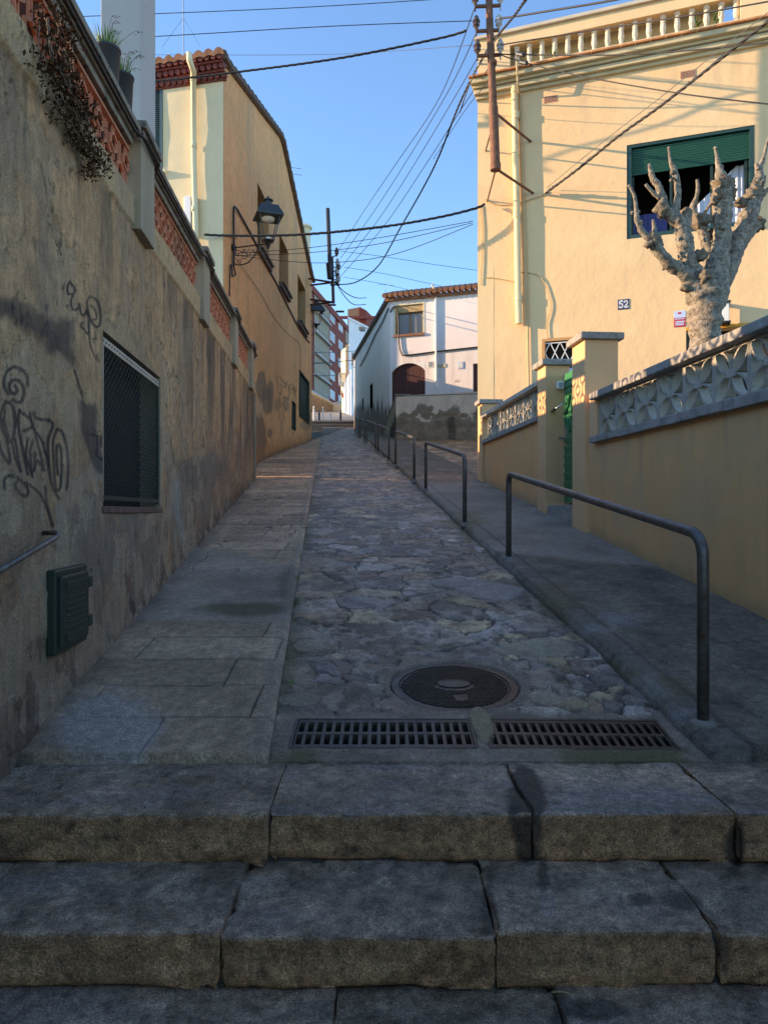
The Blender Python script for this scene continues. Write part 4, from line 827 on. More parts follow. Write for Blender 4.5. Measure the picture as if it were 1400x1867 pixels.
for q, nm in ((big, 'shuttered_window'), (vent, 'vent_door')):
    mb = MB(); reveal(mb, TL, *q, .02, .12); wo = mb.build(nm, M['green_dark'], th, recalc=False)
    mb = MB(); mb.fbox(TL, q[0], q[1], q[2], q[3], -.1, -.06); n_ = 9 if nm[0] == 's' else 1
    for i in range(n_): s = q[0] + (q[1] - q[0]) * i / n_; mb.fbox(TL, s + .01, s + (q[1] - q[0]) / n_ - .02, q[2] + .08, q[3] - .08, -.06, -.035)
    mb.build('panel', M['green_dark'], wo)
    if nm[0] == 's':
        mb = MB(); e = .05
        for a in ((q[0], q[1], q[3] - e, q[3]), (q[0], q[1], q[2], q[2] + e), (q[0], q[0] + e, q[2], q[3]), (q[1] - e, q[1], q[2], q[3])): mb.fbox(TL, *a, -.04, .035)
        mb.build('frame', M['green_dark'], wo)
# cream end wall facing the lower street
def tfcol(S, Z, V):
    px, py = photo(V); n2 = fbm(S * 5, Z * 5, 91, 5); c = np.array((.72, .64, .42)) * (.92 + .16 * fbm(S * 1.3, Z * .6, 92))[..., None]
    e = ss(3, -1, px - (362 + 12 * (n2 - .5) + 10 * ss(260, 360, py))) * ss(225, 245, py + 10 * n2); return mixc(c, (.62, .50, .30), .25 * e * ss(345, 352, px))
XL = -8.5; SH = [tf(280, 160)[0] - .55, tf(298, 160)[0], tf(298, 312)[1], tf(298, 158)[1]]
wall('end_wall', TF, np.arange(XL, -3.124, .05).tolist() + [-3.124], np.arange(0, 8.76, .06), [SH], tfcol, mat_attr('cream_plaster', .85, 60, .06, .35, 25, .012), th, offf=lambda S, Z: .02 * (fbm(S * 1.2, Z * 1.2, 93) - .5))
mb = MB(); reveal(mb, TF, *SH, .01, .14); wo = mb.build('window', M['cream'], th, recalc=False)
mb = MB(); mb.fbox(TF, SH[0], SH[1], SH[2], SH[3], -.15, -.12); mb.build('pane', M['void'], wo)
for q0 in (SH[0], (SH[0] + SH[1]) / 2 + .004):
    q1 = q0 + (SH[1] - SH[0]) / 2 - .008; mb = MB(); e = .06
    for a in ((q0, q1, SH[3] - e, SH[3]), (q0, q1, SH[2], SH[2] + e), (q0, q0 + e, SH[2], SH[3]), (q1 - e, q1, SH[2], SH[3])): mb.fbox(TF, *a, -.03, .02)
    for i in range(38): z = SH[2] + e + i * (SH[3] - SH[2] - 2 * e) / 38; c_ = [TF(q0 + e, z, .01), TF(q1 - e, z, .01), TF(q1 - e, z + .03, -.02), TF(q0 + e, z + .03, -.02)]; mb.prism(c_, Vector((0, 0, .008)))
    mb.build('shutter', M['teal'], wo, recalc=False)
mb = MB(); mb.fbox(TF, SH[0] - .05, SH[1] + .08, SH[2] - .06, SH[2], -.02, .09); mb.build('sill', M['cream'], wo)
# body behind
mb = MB(); bk = [TF(XL, 0, -.16), TF(-3.3, 0, -.16), TL(14.5, 0, -.3), TL(D1 - .02, 0, -.3), TL(D1 - .02, 0, -5.2)]
mb.prism([Vector((p.x, p.y, 0)) for p in bk], (0, 0, 8.6)); mb.build('inner_walls', M['void'], th)
mb = MB(); a = TL(D1, 0, .0); b = TL(D1, 0, -5.3); mb.add([a, b, b + Vector((0, 0, 8.8)), a + Vector((0, 0, 8.8))], [(0, 1, 2, 3)]); mb.build('rear_wall', M['tan_trim'], th)
# tiled roof: corrugated rows
def tiled(mb, o, u, L, v, W, pitch, rows, r=.06, thick=.05):
    """o corner, u along the eave, v up the slope (vectors)"""
    u = Vector(u).normalized(); vl = Vector(v); n = u.cross(vl.normalized()).normalized()
    if n.z < 0: n = -n
    cols = int(L / pitch); k = 6
    for rI in range(rows):
        a0 = vl * (rI / rows); a1 = vl * ((rI + 1.12) / rows) - n * .02
        b = len(mb.v)
        for s in range(cols * k + 1):
            ph = s / k; h = abs(math.sin(ph * math.pi)) * r
            for aa, lift in ((a0, .035), (a1, 0.0)): mb.v.append(tuple(Vector(o) + u * (ph * pitch) + aa + n * (h + lift)))
            mb.v.append(tuple(Vector(o) + u * (ph * pitch) + a0 + n * (h * .55 + lift - thick)))
        for s in range(cols * k):
            i = b + s * 3; j = i + 3; mb.f.append((i, j, j + 1, i + 1)); mb.f.append((i + 2, j + 2, j, i))
mb = MB(); eo = TF(XL, EZ0 + .02, .28); ee = TF(-3.0, EZ0 + .02, .28); slope = (RZ - EZ0) / (DR - D0)
tiled(mb, eo, ee - eo, (ee - eo).length + .12, (0, DR - D0 + .3, (DR - D0 + .3) * slope), 0, .21, 18); roof = mb.build('roof', M['roof_tile'], th, recalc=False)
mb = MB(); tiled(mb, Vector((-2.9, D1 + .25, EZ0)), (-1, 0, 0), 5.5, (0, -(D1 - DR + .25), (D1 - DR + .25) * slope), 0, .21, 18); mb.build('rear_slope', M['roof_tile'], roof, recalc=False)
mb = MB()
for k_ in range(3):
    z = EZ0 - .36 + k_ * .13; off = .03 + k_ * .085; a = TF(XL, z, off); b = TF(-3.09, z, off); mb.fbox(TF, XL, -3.06, z, z + .035, -.02, off)
    n_ = int((b - a).length / .13)
    for i in range(n_ + 1):
        c_ = a + (b - a) * (i / n_); mb.tube([c_ - Vector((-.24, -1, 0)).normalized() * .04 + Vector((0, 0, .085)), c_ + Vector((-.24, -1, 0)).normalized() * .05 + Vector((0, 0, .085))], .055, 12)
mb.build('eaves', M['eave_red'], roof, recalc=False)
mb = MB()      # verge tiles along the street gable
for i in range(34):
    s = D0 - .2 + i * (D1 - D0 + .4) / 34; z = float(zroof(np.array(min(max(s, D0), D1)))); s2 = s + (D1 - D0 + .4) / 34 + .05; z2 = float(zroof(np.array(min(max(s2, D0), D1))))
    mb.tube([TL(s, z + .045, .05), TL(s2, z2 + .02, .05)], [.085, .07], 8)
    a = [TL(s, z - .03, -.1), TL(s2, z2 - .03, -.1), TL(s2, z2 - .03, .11), TL(s, z - .03, .11)]; mb.prism(a, Vector((0, 0, .035)))
mb.build('verge', M['dark_tile'], roof, recalc=False)
mb = MB(); q = [tf(345, 98), tf(346, 112), tf(354, 132), tf(357, 150), tf(358, 300), tf(362, 440), tf(364, 560)]
mb.tube([P(345, 97, 13.80), P(346, 110, 13.78), P(353, 130, 13.98)] + [TF(a, b, .09) for a, b in q[3:]], .055, 12)
for a, b in (tf(357, 150), tf(359, 385), tf(358, 270)): mb.tube([TF(a, b - .05, .09), TF(a, b + .05, .09)], .064, 12)
mb.build('downpipe', M['cream'], th, smooth=True)
mb = MB(); a, b = tf(341, 362); mb.fbox(TF, a, a + .14, b - .75, b, 0, .12); mb.build('meter_box', M['white_paint'], th, bevel=.01)
# chimneys beyond the ridge
mb = MB(); p = P(540, 365, 24); mb.cbox((p.x - .35, 24, 10.1), .42, .6, 1.5); ch = mb.build('chimney', M['yellow_wall'], roof); mb = MB(); mb.cbox((p.x - .35, 24, 10.88), .56, .72, .08); mb.build('cap', M['concrete'], ch)
vt = thing('chimney_pot', P(556, 480, 28), 'round cream chimney behind the far end of the tan roof', 'chimney'); mb = MB(); p = P(555, 500, 28.3); mb.lathe([(.24, -1.4), (.24, 1.75), (.30, 1.76), (.30, 1.84), (.1, 1.95)], p, 20); mb.build('flue', M['cream'], vt, smooth=False)
# TV antennas
def antenna(name_lab, base, top, arms):
    t = thing('tv_antenna', base, name_lab, 'antenna'); mb = MB(); mb.tube([base, top], .018, 6); m_ = mb.build('mast', M['steel'], t)
    if arms:
        mb = MB(); ax = (top - base).normalized()
        for k_ in range(arms): c_ = top - ax * (.1 + .22 * k_); mb.tube([c_ - Vector((.35, .1, 0)), c_ + Vector((.35, .1, 0))], .008, 4)
        mb.tube([top - ax * .5 - Vector((0, .4, 0)), top - ax * .1 + Vector((0, .4, 0))], .008, 4); mb.build('array', M['steel'], t)
    return t
t = antenna('thin tall antenna mast on the red-tiled roof of the tan house', P(336, 100, 17) - Vector((0, 0, 1.2)), P(334, -60, 17), 0)
mb = MB(); c_ = P(335, 32, 17); [mb.tube([c_, P(x, 86, 17.5)], .004, 4) for x in (296, 366)]; mb.build('guy_wire', M['cable_grey'], t)
antenna('small antenna standing above the street gable of the tan house', P(533, 330, 25), P(530, 300, 25), 2)

# ================================================================ wall lanterns
def lantern(anchor, arm, scale, lab, detail=True):
    t = thing('street_lantern', anchor, lab, 'street lantern', 'wall lanterns on brackets'); A = anchor; s = scale; e = arm.normalized(); L = arm.length
    tip = A + arm; tip.z = A.z
    mb = MB(); mb.tube([A, tip + e * .03], .014 * s, 8)
    curve = [A + Vector((0, 0, -.30 * s)), A + e * L * .12 + Vector((0, 0, -.34 * s)), A + e * L * .4 + Vector((0, 0, -.30 * s)), A + e * L * .62 + Vector((0, 0, -.14 * s)), A + e * L * .72 + Vector((0, 0, -.02 * s))]
    mb.tube(smooth_path(curve, 6), .012 * s, 6)
    def scroll(c_, r0, turns, ph, sg=1):
        pts = [c_ + e * (r0 * (1 - i / 26) * math.cos(ph + sg * turns * 6.28 * i / 26)) + Vector((0, 0, r0 * (1 - i / 26) * math.sin(ph + sg * turns * 6.28 * i / 26))) for i in range(24)]; mb.tube(pts, .0075 * s, 5)
    if detail:
        for f_, zz, r_, ph, sg in [(.12, -.12, .09, 0, 1), (.3, -.17, .085, 2, -1), (.46, -.10, .07, 1, 1), (.30, -.05, .045, 3, 1), (.58, -.06, .05, 0, -1), (.16, -.26, .06, 1, -1)]: scroll(A + e * L * f_ + Vector((0, 0, zz * s)), r_ * s, 1.4, ph, sg)
    mb.tube([A + Vector((0, 0, .06 * s)), A + Vector((0, 0, -.38 * s))], .02 * s, 8); mb.tube([A - e * .05, A + e * .02], .07 * s, 10)
    mb.build('bracket', M['black_iron'], t)
    b = tip; mb = MB(); mb.lathe([(.012 * s, -.12 * s), (.03 * s, -.08 * s), (.055 * s, -.03 * s), (.03 * s, .0), (.06 * s, .03 * s), (.09 * s, .05 * s)], b, 12); mb.build('finial', M['black_iron'], t)
    w0, w1, h0, h1 = .10 * s, .20 * s, .05 * s, .52 * s; ca, sa = math.cos(.35), math.sin(.35)
    def q(x, y, z): return b + Vector((x * ca - y * sa, x * sa + y * ca, z))
    fm = MB(); gl_ = MB(); cs = [(-1, -1), (1, -1), (1, 1), (-1, 1)]
    for i in range(4):
        x0, y0 = cs[i]; x1, y1 = cs[(i + 1) % 4]
        fm.tube([q(x0 * w0, y0 * w0, h0), q(x0 * w1, y0 * w1, h1)], .011 * s, 6); fm.tube([q(x0 * w0, y0 * w0, h0), q(x1 * w0, y1 * w0, h0)], .012 * s, 6); fm.tube([q(x0 * w1, y0 * w1, h1), q(x1 * w1, y1 * w1, h1)], .014 * s, 6)
        gl_.quad(q(x0 * w0, y0 * w0, h0), q(x1 * w0, y1 * w0, h0), q(x1 * w1, y1 * w1, h1), q(x0 * w1, y0 * w1, h1))
        sx = .012; fm.tube([q(x0 * w0 * .6, y0 * w0 * .6, h0), q(x0 * .01, y0 * .01, .02 * s)], .009 * s, 5)
    fr_ = fm.build('lantern_frame', M['lamp_grey'], t)
    if False: gl_.build('glass', M['frost'], fr_)
    mb = MB(); e1, e2, hA, hB = .26 * s, .17 * s, h1, h1 + .20 * s; v = [q(a * e1, c_ * e1, hA - .02 * s) for a, c_ in cs] + [q(a * e1, c_ * e1, hA + .01 * s) for a, c_ in cs] + [q(a * e2, c_ * e2, hB) for a, c_ in cs] + [q(a * .07 * s, c_ * .07 * s, hB + .04 * s) for a, c_ in cs]
    fs = []
    for k_ in range(3): fs += [(k_ * 4 + i, k_ * 4 + (i + 1) % 4, k_ * 4 + 4 + (i + 1) % 4, k_ * 4 + 4 + i) for i in range(4)]
    mb.add(v, fs + [(12, 13, 14, 15), (3, 2, 1, 0)]); mb.lathe([(.075 * s, 0), (.07 * s, .08 * s), (.10 * s, .09 * s), (.10 * s, .11 * s), (.04 * s, .14 * s), (.015 * s, .18 * s)], q(0, 0, hB + .03 * s), 14); mb.build('roof_cap', M['lamp_grey'], t)
    mb = MB(); mb.lathe([(.13 * s, -.01), (.12 * s, -.05 * s), (.05 * s, -.08 * s), (.0, -.085 * s)], q(0, 0, h1 - .015), 16, False); mb.build('lamp_bowl', M['frost'], t, smooth=True)
    mb = MB(); mb.lathe([(.04 * s, 0), (.045 * s, .1 * s), (.02 * s, .13 * s)], q(0, 0, h0), 10); mb.build('bulb_holder', M['white_paint'], t)
    return t
s_, z_ = tl(424, 452); A = TL(s_, z_, .03); lantern(A, P(489, 452, s_ - .25) - A, 1.02, 'large black street lantern on a scrolled iron bracket near the corner of the tan house')
A = P(566, 605, 28.3); lantern(Vector((-2.78, 27.5, A.z)), Vector((P(577, 0, 27.4).x + 2.78, -.1, 0)), 1.05, 'small distant street lantern at the far end of the tan house', False)

# ================================================================ neighbours beyond the tan house
nb = thing('low_annex', (-4, 28.6, 2.9), 'low cream annex in the gap past the tan house', 'annex'); mb = MB(); mb.box((-9, 27.62, 2), (5.95, 0, 0), (0, 2.58, 0), (0, 0, 4.35)); mb.build('wall', M['cream'], nb); mb = MB(); mb.box((-9, 27.58, 6.35), (6.05, 0, 0), (0, 2.35, 0), (0, 0, .1)); mb.build('roof', M['concrete'], nb)
nb = thing('row_house', (-4, 33, 3), 'plain cream row house hidden behind the tan house', 'house'); mb = MB(); mb.box((-5.6, 30.22, 2), (2.2, 0, 0), (0, 1.6, 0), (0, 0, 8.6)); mb.box((-6.6, 31.84, 2), (2.45, 0, 0), (0, 10, 0), (0, 0, 8.6)); mb.build('wall', M['cream'], nb); mb = MB(); mb.box((-5.65, 30.20, 10.6), (2.28, 0, 0), (0, 1.65, 0), (0, 0, .15)); mb.build('roof', M['roof_tile'], nb)
# ================================================================ yellow house on the right
yh = thing('yellow_house', RH(1.73, .5), 'two-storey pale yellow house with a balustraded roof terrace and a green roller shutter', 'house')
YX0, YX1, YT = 1.73, 9.5, 8.0
def hole(pa, pb): x0, z1 = rh(*pa); x1, z0 = rh(*pb); return [x0, x1, z0, z1]
HW = hole((1142, 265), (1375, 405)); HW[2] = rh(1146, 436)[1]
HG = hole((993, 623), (1066, 700)); HG[2] = 1.9
HD = hole((1250, 600), (1400, 700)); HD[1] = 6.35; HD[2] = .5; HD[3] = rh(1252, 603)[1]
def yhcol(S, Z, V):
    n1 = fbm(S * .9, Z * .5, 111, 5); n2 = fbm(S * 4, Z * 4, 112); c = np.array((.76, .55, .315)) * (.95 + .10 * n1)[..., None] * (.97 + .06 * n2)[..., None]
    c = mixc(c, (.66, .55, .36), .35 * ss(.5, .7, fbm(S * 2.3, Z * .3, 113)) * ss(5.5, 7.5, Z)); c = mixc(c, (.52, .38, .23), .35 * ss(.56, .72, fbm(S * 6, Z * .35, 115)) * ss(6.6, 7.5, Z)); c = mixc(c, (.52, .40, .26), .4 * ss(.5, .7, fbm(S * 8, Z * .5, 116)) * ss(.9, .0, 4.73 - Z) * (Z < 4.73) * (S > 4.1) * (S < 6.1)); c = mixc(c, (.80, .64, .40), .3 * ss(.60, .62, fbm(S * 1.1, Z * 1.3, 117, 5))); return mixc(c, (.70, .47, .26), .35 * ss(2.5, .6, Z))
yplaster = mat_attr('yellow_plaster', .85, 50, .035, .4, 7, .02)
wall('front_wall', RH, np.arange(YX0, YX1, .06), np.arange(-.2, 8.06, .06), [HW, HG, HD], yhcol, yplaster, yh, offf=lambda S, Z: .018 * (fbm(S * .8, Z * .8, 114) - .5))
cY = RH(YX0, 0, 0); back = Vector((.339, .941, 0))
mb = MB(); mb.box(cY + Vector((0, 0, -.2)), back * 9, Vector((.0, 0, 0)) + Vector((.941, -.339, 0)) * .3, (0, 0, 8.2)); mb.build('side_wall', M['yellow'], yh)
mb = MB(); mb.box(RH(YX0 + .2, -.2, -9), RH(YX1, 0, 0) - RH(YX0 + .2, 0, 0), (0, 0, 8.1), back * .3); mb.build('rear_wall', M['yellow'], yh)
mb = MB(); mb.box(RH(YX0 + .05, 7.9, -9), RH(YX1, 0, 0) - RH(YX0 + .05, 0, 0), (0, 0, .06), back * 8.9); mb.build('terrace_floor', M['concrete'], yh)
# cornice mouldings with rust-red tile edge, wrapping the corner
mb = MB()
for k_, (z0, z1, o) in enumerate([(7.60, 7.66, .06), (7.66, 7.74, .13), (7.75, 7.80, .17), (7.80, 7.89, .25)]):
    mb.fbox(RH, YX0 - o * .32, YX1, z0, z1, -.02, o); mb.box(RH(YX0 - o * .32, z0, -.02), -back * -6, Vector((.941, -.339, 0)) * (o * .30), (0, 0, z1 - z0))
mb.build('cornice', M['yellow_wall'] if False else mat('cornice_paint', (.58, .47, .29), .85, var=.12, vs_=3, bump=.2, col2=(.36, .29, .2), c2at=.66), yh, bevel=.012)
mb = MB()
for i in range(36): a = YX0 - .10 + i * .225; mb.fbox(RH, a, a + .221, 7.892, 7.925 + .004 * (i % 2), -.05, .30)
mb.build('tile_edge', mat('rust_tile', (.55, .22, .09), .85, var=.25, vs_=7, bump=.3), yh, bevel=.006)
mb = MB(); mb.fbox(RH, YX0, YX1, 7.926, 8.12, -.24, .0); mb.fbox(RH, YX0, 2.29, 8.12, 8.50, -.24, .0); mb.fbox(RH, 5.86, YX1, 8.12, 8.50, -.24, .0); mb.box(RH(YX0, 7.926, -.24), back * 6, Vector((.941, -.339, 0)) * .2, (0, 0, .57)); mb.fbox(RH, 2.2, 5.62, 7.93, 8.70, -.44, -.36); par = mb.build('parapet', M['yellow'], yh)
mb = MB(); mb.fbox(RH, YX0, YX1, 8.502, 8.71, -.24, .002); mb.build('beam', M['yellow'], par)
mb = MB(); mb.fbox(RH, YX0 - .05, YX1, 8.712, 8.775, -.30, .06); mb.box(RH(YX0 - .05, 8.50, -.24), back * 6, Vector((.941, -.339, 0)) * .26, (0, 0, .24)); mb.build('coping', mat('stone_coping', (.56, .49, .38), .85, var=.12, bump=.3), par, bevel=.008)
bprof = [(.055, 0), (.055, .03), (.04, .045), (.034, .09), (.048, .14), (.05, .19), (.04, .23), (.046, .245), (.036, .27), (.045, .30), (.035, .32), (.052, .345), (.055, .38)]
b0 = None
for i in range(17):
    x = 2.395 + i * .2135
    if b0 is None:
        mb = MB(); mb.lathe(bprof, RH(x, 8.12, -.10), 14); b0 = mb.build('baluster', mat('white_baluster', (.66, .57, .44), .8, var=.1, vs_=10, bump=.3), par, smooth=False); bx = RH(x, 0, 0)
    else: c_ = b0.copy(); C.objects.link(c_); c_.parent = par; c_.location = RH(x, 0, 0) - bx
# big window with half-lowered roller shutter
mb = MB(); reveal(mb, RH, *HW, .0, .18); wo = mb.build('window', M['yellow'], yh, recalc=False)
x0, x1, z0, z1 = HW; sb = rh(1145, 318)[1]
mb = MB(); e = .07
for a in ((x0, x0 + e, z0, z1), (x1 - e, x1, z0, z1), (x0 + e, x1 - e, z0, z0 + e), (x0 + e, x1 - e, z1 - .05, z1)): mb.fbox(RH, *a, -.16, -.01)
mb.build('frame', M['frame_teal'], wo)
mb = MB(); n_ = 11
for i in range(n_): za = sb + i * (z1 - .05 - sb) / n_; zb_ = za + (z1 - .05 - sb) / n_; pr_ = [RH(x0 + e, za, -.075), RH(x0 + e, (za + zb_) / 2, -.06), RH(x0 + e, zb_ - .008, -.075), RH(x0 + e, zb_ - .008, -.095), RH(x0 + e, za, -.095)]; mb.prism(pr_, RH(x1 - e, 0, 0) - RH(x0 + e, 0, 0))
mb.build('roller_shutter', M['green_shutter'], wo)
mb = MB(); t1 = x0 + (x1 - x0) * .36; t2 = x0 + (x1 - x0) * .68
for s in (x0 + e + .02, t1, t2, x1 - e - .04): mb.fbox(RH, s - .02, s + .02, z0 + e, sb, -.15, -.11)
mb.fbox(RH, x0 + e, x1 - e, z0 + e, z0 + e + .04, -.15, -.11); mb.build('sash', M['green_dark'], wo)
mb = MB(); mb.fbox(RH, x0, x1, z0, z1, -1.6, -1.55); mb.fbox(RH, x0 - .3, x0, z0, z1, -1.6, -.18); mb.fbox(RH, x1, x1 + .3, z0, z1, -1.6, -.18); mb.fbox(RH, x0, x1, z1, z1 + .1, -1.6, -.18); mb.fbox(RH, x0, x1, z0 - .1, z0, -1.6, -.18); mb.build('room', M['void'], wo)
def curtain(mb, xa, xb, za, zbf, o, amp=.018, n=60):
    b = len(mb.v)
    for i in range(n + 1): s = xa + (xb - xa) * i / n; oo = o + amp * math.sin(i * 1.35) + amp * .5 * math.sin(i * .6); mb.v.append(tuple(RH(s, za, oo))); mb.v.append(tuple(RH(s, zbf(s), oo)))
    for i in range(n): mb.f.append((b + 2 * i, b + 2 * i + 2, b + 2 * i + 3, b + 2 * i + 1))
mb = MB(); curtain(mb, t2 - .62, x1 - e, z0 + .05, lambda s: min(sb, z0 + .12 + max(0, (s - (t2 - .62))) * 1.02), -.30); mb.build('curtain', M['curtain'], wo, recalc=False)
mb = MB(); curtain(mb, x0 + e, x0 + .62, z0 + .05, lambda s: z0 + .52, -.34, .012, 30); mb.build('blue_curtain', M['blue_cloth'], wo, recalc=False)
# barred window behind the gate
mb = MB(); reveal(mb, RH, *HG, .0, .2); wo = mb.build('window', M['reveal_orange'], yh, recalc=False); x0, x1, z0, z1 = HG
mb = MB(); mb.fbox(RH, x0, x1, z0, z1, -.22, -.2); mb.build('pane', M['void'], wo)
mb = MB()
for a in ((x0 - .05, x0, z0, z1 + .05), (x1, x1 + .05, z0, z1 + .05), (x0, x1, z1, z1 + .05)): mb.fbox(RH, *a, -.02, .012)
mb.build('frame', M['reveal_orange'], wo)
mb = MB(); nd = 4; dw = (x1 - x0) / nd; dh = .36
for i in range(nd):
    for j in range(4):
        cx, cz = x0 + (i + .5) * dw, z1 - .02 - (j + .5) * dh; mb.stroke(RH, [(cx, cz + dh / 2), (cx + dw / 2, cz), (cx, cz - dh / 2), (cx - dw / 2, cz)], .013, -.03, -.015, True)
mb.stroke(RH, [(x0, z1 - .03), (x1, z1 - .03)], .015, -.03, -.015); mb.build('diamond_grille', M['white_paint'], wo)
mb = MB(); mb.fbox(RH, x0 + .15, x1 - .1, z1 - .42, z1 - .34, -.18, -.16); mb.fbox(RH, x0 + .12, x1 - .05, z1 - .55, z1 - .47, -.18, -.16); mb.build('blind', M['blue_print'], wo)
# garden door
mb = MB(); reveal(mb, RH, *HD, .0, .25); do = mb.build('garden_door', M['yellow'], yh, recalc=False); x0, x1, z0, z1 = HD
mb = MB(); mb.fbox(RH, x0, x1, z0, z1, -.27, -.25); mb.build('opening', M['void'], do)
mb = MB(); mb.fbox(RH, x0 - .0, x1, z1, z1 + .055, -.02, .012); mb.build('lintel', M['orange'], do)
mb = MB(); mb.fbox(RH, x0 + .01, x0 + .32, z0, z1 - .01, -.10, -.05)
for i in range(3): mb.fbox(RH, x0 + .04 + i * .09, x0 + .11 + i * .09, z0 + .1, z1 - .08, -.05, -.035)
mb.build('door_leaf', M['green_dark'], do)
# downpipes, vents, plates, lamp
mb = MB(); q = [rh(x, y) for x, y in ((939, 166), (940, 250), (944, 420), (946, 560), (947, 592))]; mb.tube([RH(a, b, .075) for a, b in q], .058, 14)
for x, y in ((939, 168), (941, 215), (943, 395), (946, 545)): a, b = rh(x, y); mb.tube([RH(a, b + .06, .075), RH(a, b - .06, .075)], .066, 14)
mb.build('downpipe', M['cream'] if False else mat('cream_pipe', (.78, .60, .34), .6, var=.05, bump=.1), yh, smooth=False)
mb = MB(); q = [rh(x, y) for x, y in ((947, 118), (948, 170), (957, 420), (962, 600), (964, 712))]; mb.tube([RH(q[1][0], 7.62, .28), RH(q[1][0], 7.50, .035)] + [RH(a, b, .03) for a, b in q[2:]], .018, 8)
mb.tube([RH(q[0][0], q[0][1], .33), RH(q[1][0], 7.62, .28)], .018, 8); mb.build('conduit', M['cable_cream'], yh)
ventm = mat('pink_vent_brick', (.50, .25, .17), .8, var=.15, bump=.2)
for x, y in ((1003, 181), (1253, 135)):
    a, b = rh(x, y); mb = MB(); mb.fbox(RH, a - .11, a + .11, b - .06, b + .06, -.02, .006); v_ = mb.build('air_vent', ventm, yh); mb = MB()
    for i in range(9):
        for j in range(4): mb.fbox(RH, a - .095 + i * .0225, a - .083 + i * .0225, b - .045 + j * .024, b - .033 + j * .024, 0, .009)
    mb.build('vent_slots', M['rust'], v_)
# number plate 52
def glyph(mb, fr, strokes_, cx, cz, w_, h, lw_, o0, o1):
    for pl in strokes_: mb.stroke(fr, [(cx + (x - .5) * w_, cz + (y - .5) * h) for x, y in pl], lw_, o0, o1)
G5 = [[(.9, 1), (.15, 1), (.12, .56)], [(.12, .56), (.45, .66), (.8, .56), (.92, .32), (.78, .08), (.45, 0), (.15, .06), (.08, .2)]]
G2 = [[(.08, .76), (.18, .95), (.5, 1), (.82, .92), (.9, .72), (.75, .5), (.35, .25), (.08, .02), (.92, .02), (.94, .16)]]
a, b = rh(1136, 555); mb = MB(); mb.fbox(RH, a - .088, a + .088, b - .088, b + .088, .0, .012); npl = mb.build('number_plate', M['blue_enamel'], yh, bevel=.004, label='navy enamel plate reading 52 in white')
mb = MB(); glyph(mb, RH, G5, a - .038, b, .058, .115, .021, .011, .0155); glyph(mb, RH, G2, a + .038, b, .058, .115, .021, .011, .0155); mb.build('numeral', M['white_paint'], npl)
# alarm notice
a0, b1 = rh(1228, 568); a1, b0_ = rh(1249, 596); b0_ = rh(1228, 597)[1]; mb = MB(); mb.fbox(RH, a0, a1, b0_, b1, .0, .01); sg = mb.build('alarm_notice', M['blue_print'], yh, label='small pale blue and red alarm notice')
mb = MB(); h_ = b1 - b0_; w_ = a1 - a0; mb.fbox(RH, a0, a1, b0_, b0_ + h_ * .58, .0, .0125); mb.fbox(RH, a0 + w_ * .33, a0 + w_ * .62, b1 - h_ * .2, b1 - h_ * .08, .0, .0125); mb.build('red_field', M['red_print'], sg)
mb = MB()
for i in range(7): mb.fbox(RH, a0 + w_ * (.08 + .12 * i), a0 + w_ * (.16 + .12 * i), b0_ + h_ * .46, b0_ + h_ * .54, .01, .0145)
for zz in (.10, .20, .30): mb.fbox(RH, a0 + w_ * .12, a0 + w_ * (.85 if zz < .25 else .92), b0_ + h_ * zz, b0_ + h_ * (zz + .065), .01, .0145)
mb.build('print', M['blue_print'], sg)
a, b = rh(1320, 572); mb = MB(); mb.fbox(RH, a - .05, a + .05, b - .17, b + .13, .08, .2); wlp = mb.build('wall_lamp', M['frost'], yh, bevel=.01); mb = MB(); mb.fbox(RH, a - .07, a + .07, b + .13, b + .16, .0, .23); mb.fbox(RH, a - .07, a + .07, b - .20, b - .17, .0, .23); mb.build('lamp_cap', M['black_iron'], wlp)
# painted-over cables on the facade
mb = MB()
for pl, o in [([(884, 364), (905, 374), (940, 372), (985, 358), (997, 350)], .02), ([(884, 506), (905, 508), (948, 516)], .015), ([(948, 497), (975, 500), (990, 512), (1002, 545), (1003, 565), (996, 590), (998, 618)], .02), ([(876, 375), (880, 430), (876, 520)], .02)]: mb.tube(smooth_path([RH(*rh(x, y), o) for x, y in pl], 6), .008, 6)
mb.build('surface_wiring', M['cable_cream'], yh)
# small plants in the balustrade
for x, z, sd in ((3.02, 8.12, 1), (5.25, 8.12, 2), (5.50, 8.13, 3)):
    rnd = random.Random(sd); t = thing('wall_weed', RH(x, z, -.03), ['small weed sprouting between the first balusters of the roof terrace', 'small weed between the balusters above the roller shutter', 'small weed beside the last balusters of the roof terrace'][sd - 1], 'weed', 'weeds in the roof balustrade'); mb = MB()
    for i in range(7):
        dv = Vector((rnd.uniform(-.5, .5), -.2, rnd.uniform(.3, 1))).normalized(); L = rnd.uniform(.08, .2); p0_ = RH(x, z, -.03); mb.tube([p0_, p0_ + dv * L], .003, 4)
        for k_ in range(3): leafblade(mb, p0_ + dv * L * (.5 + .2 * k_), Vector((rnd.uniform(-1, 1), -.3, rnd.uniform(-.5, 1))).normalized(), .05, .015, .3)
    mb.build('leaves', M['leaf'], t, recalc=False)

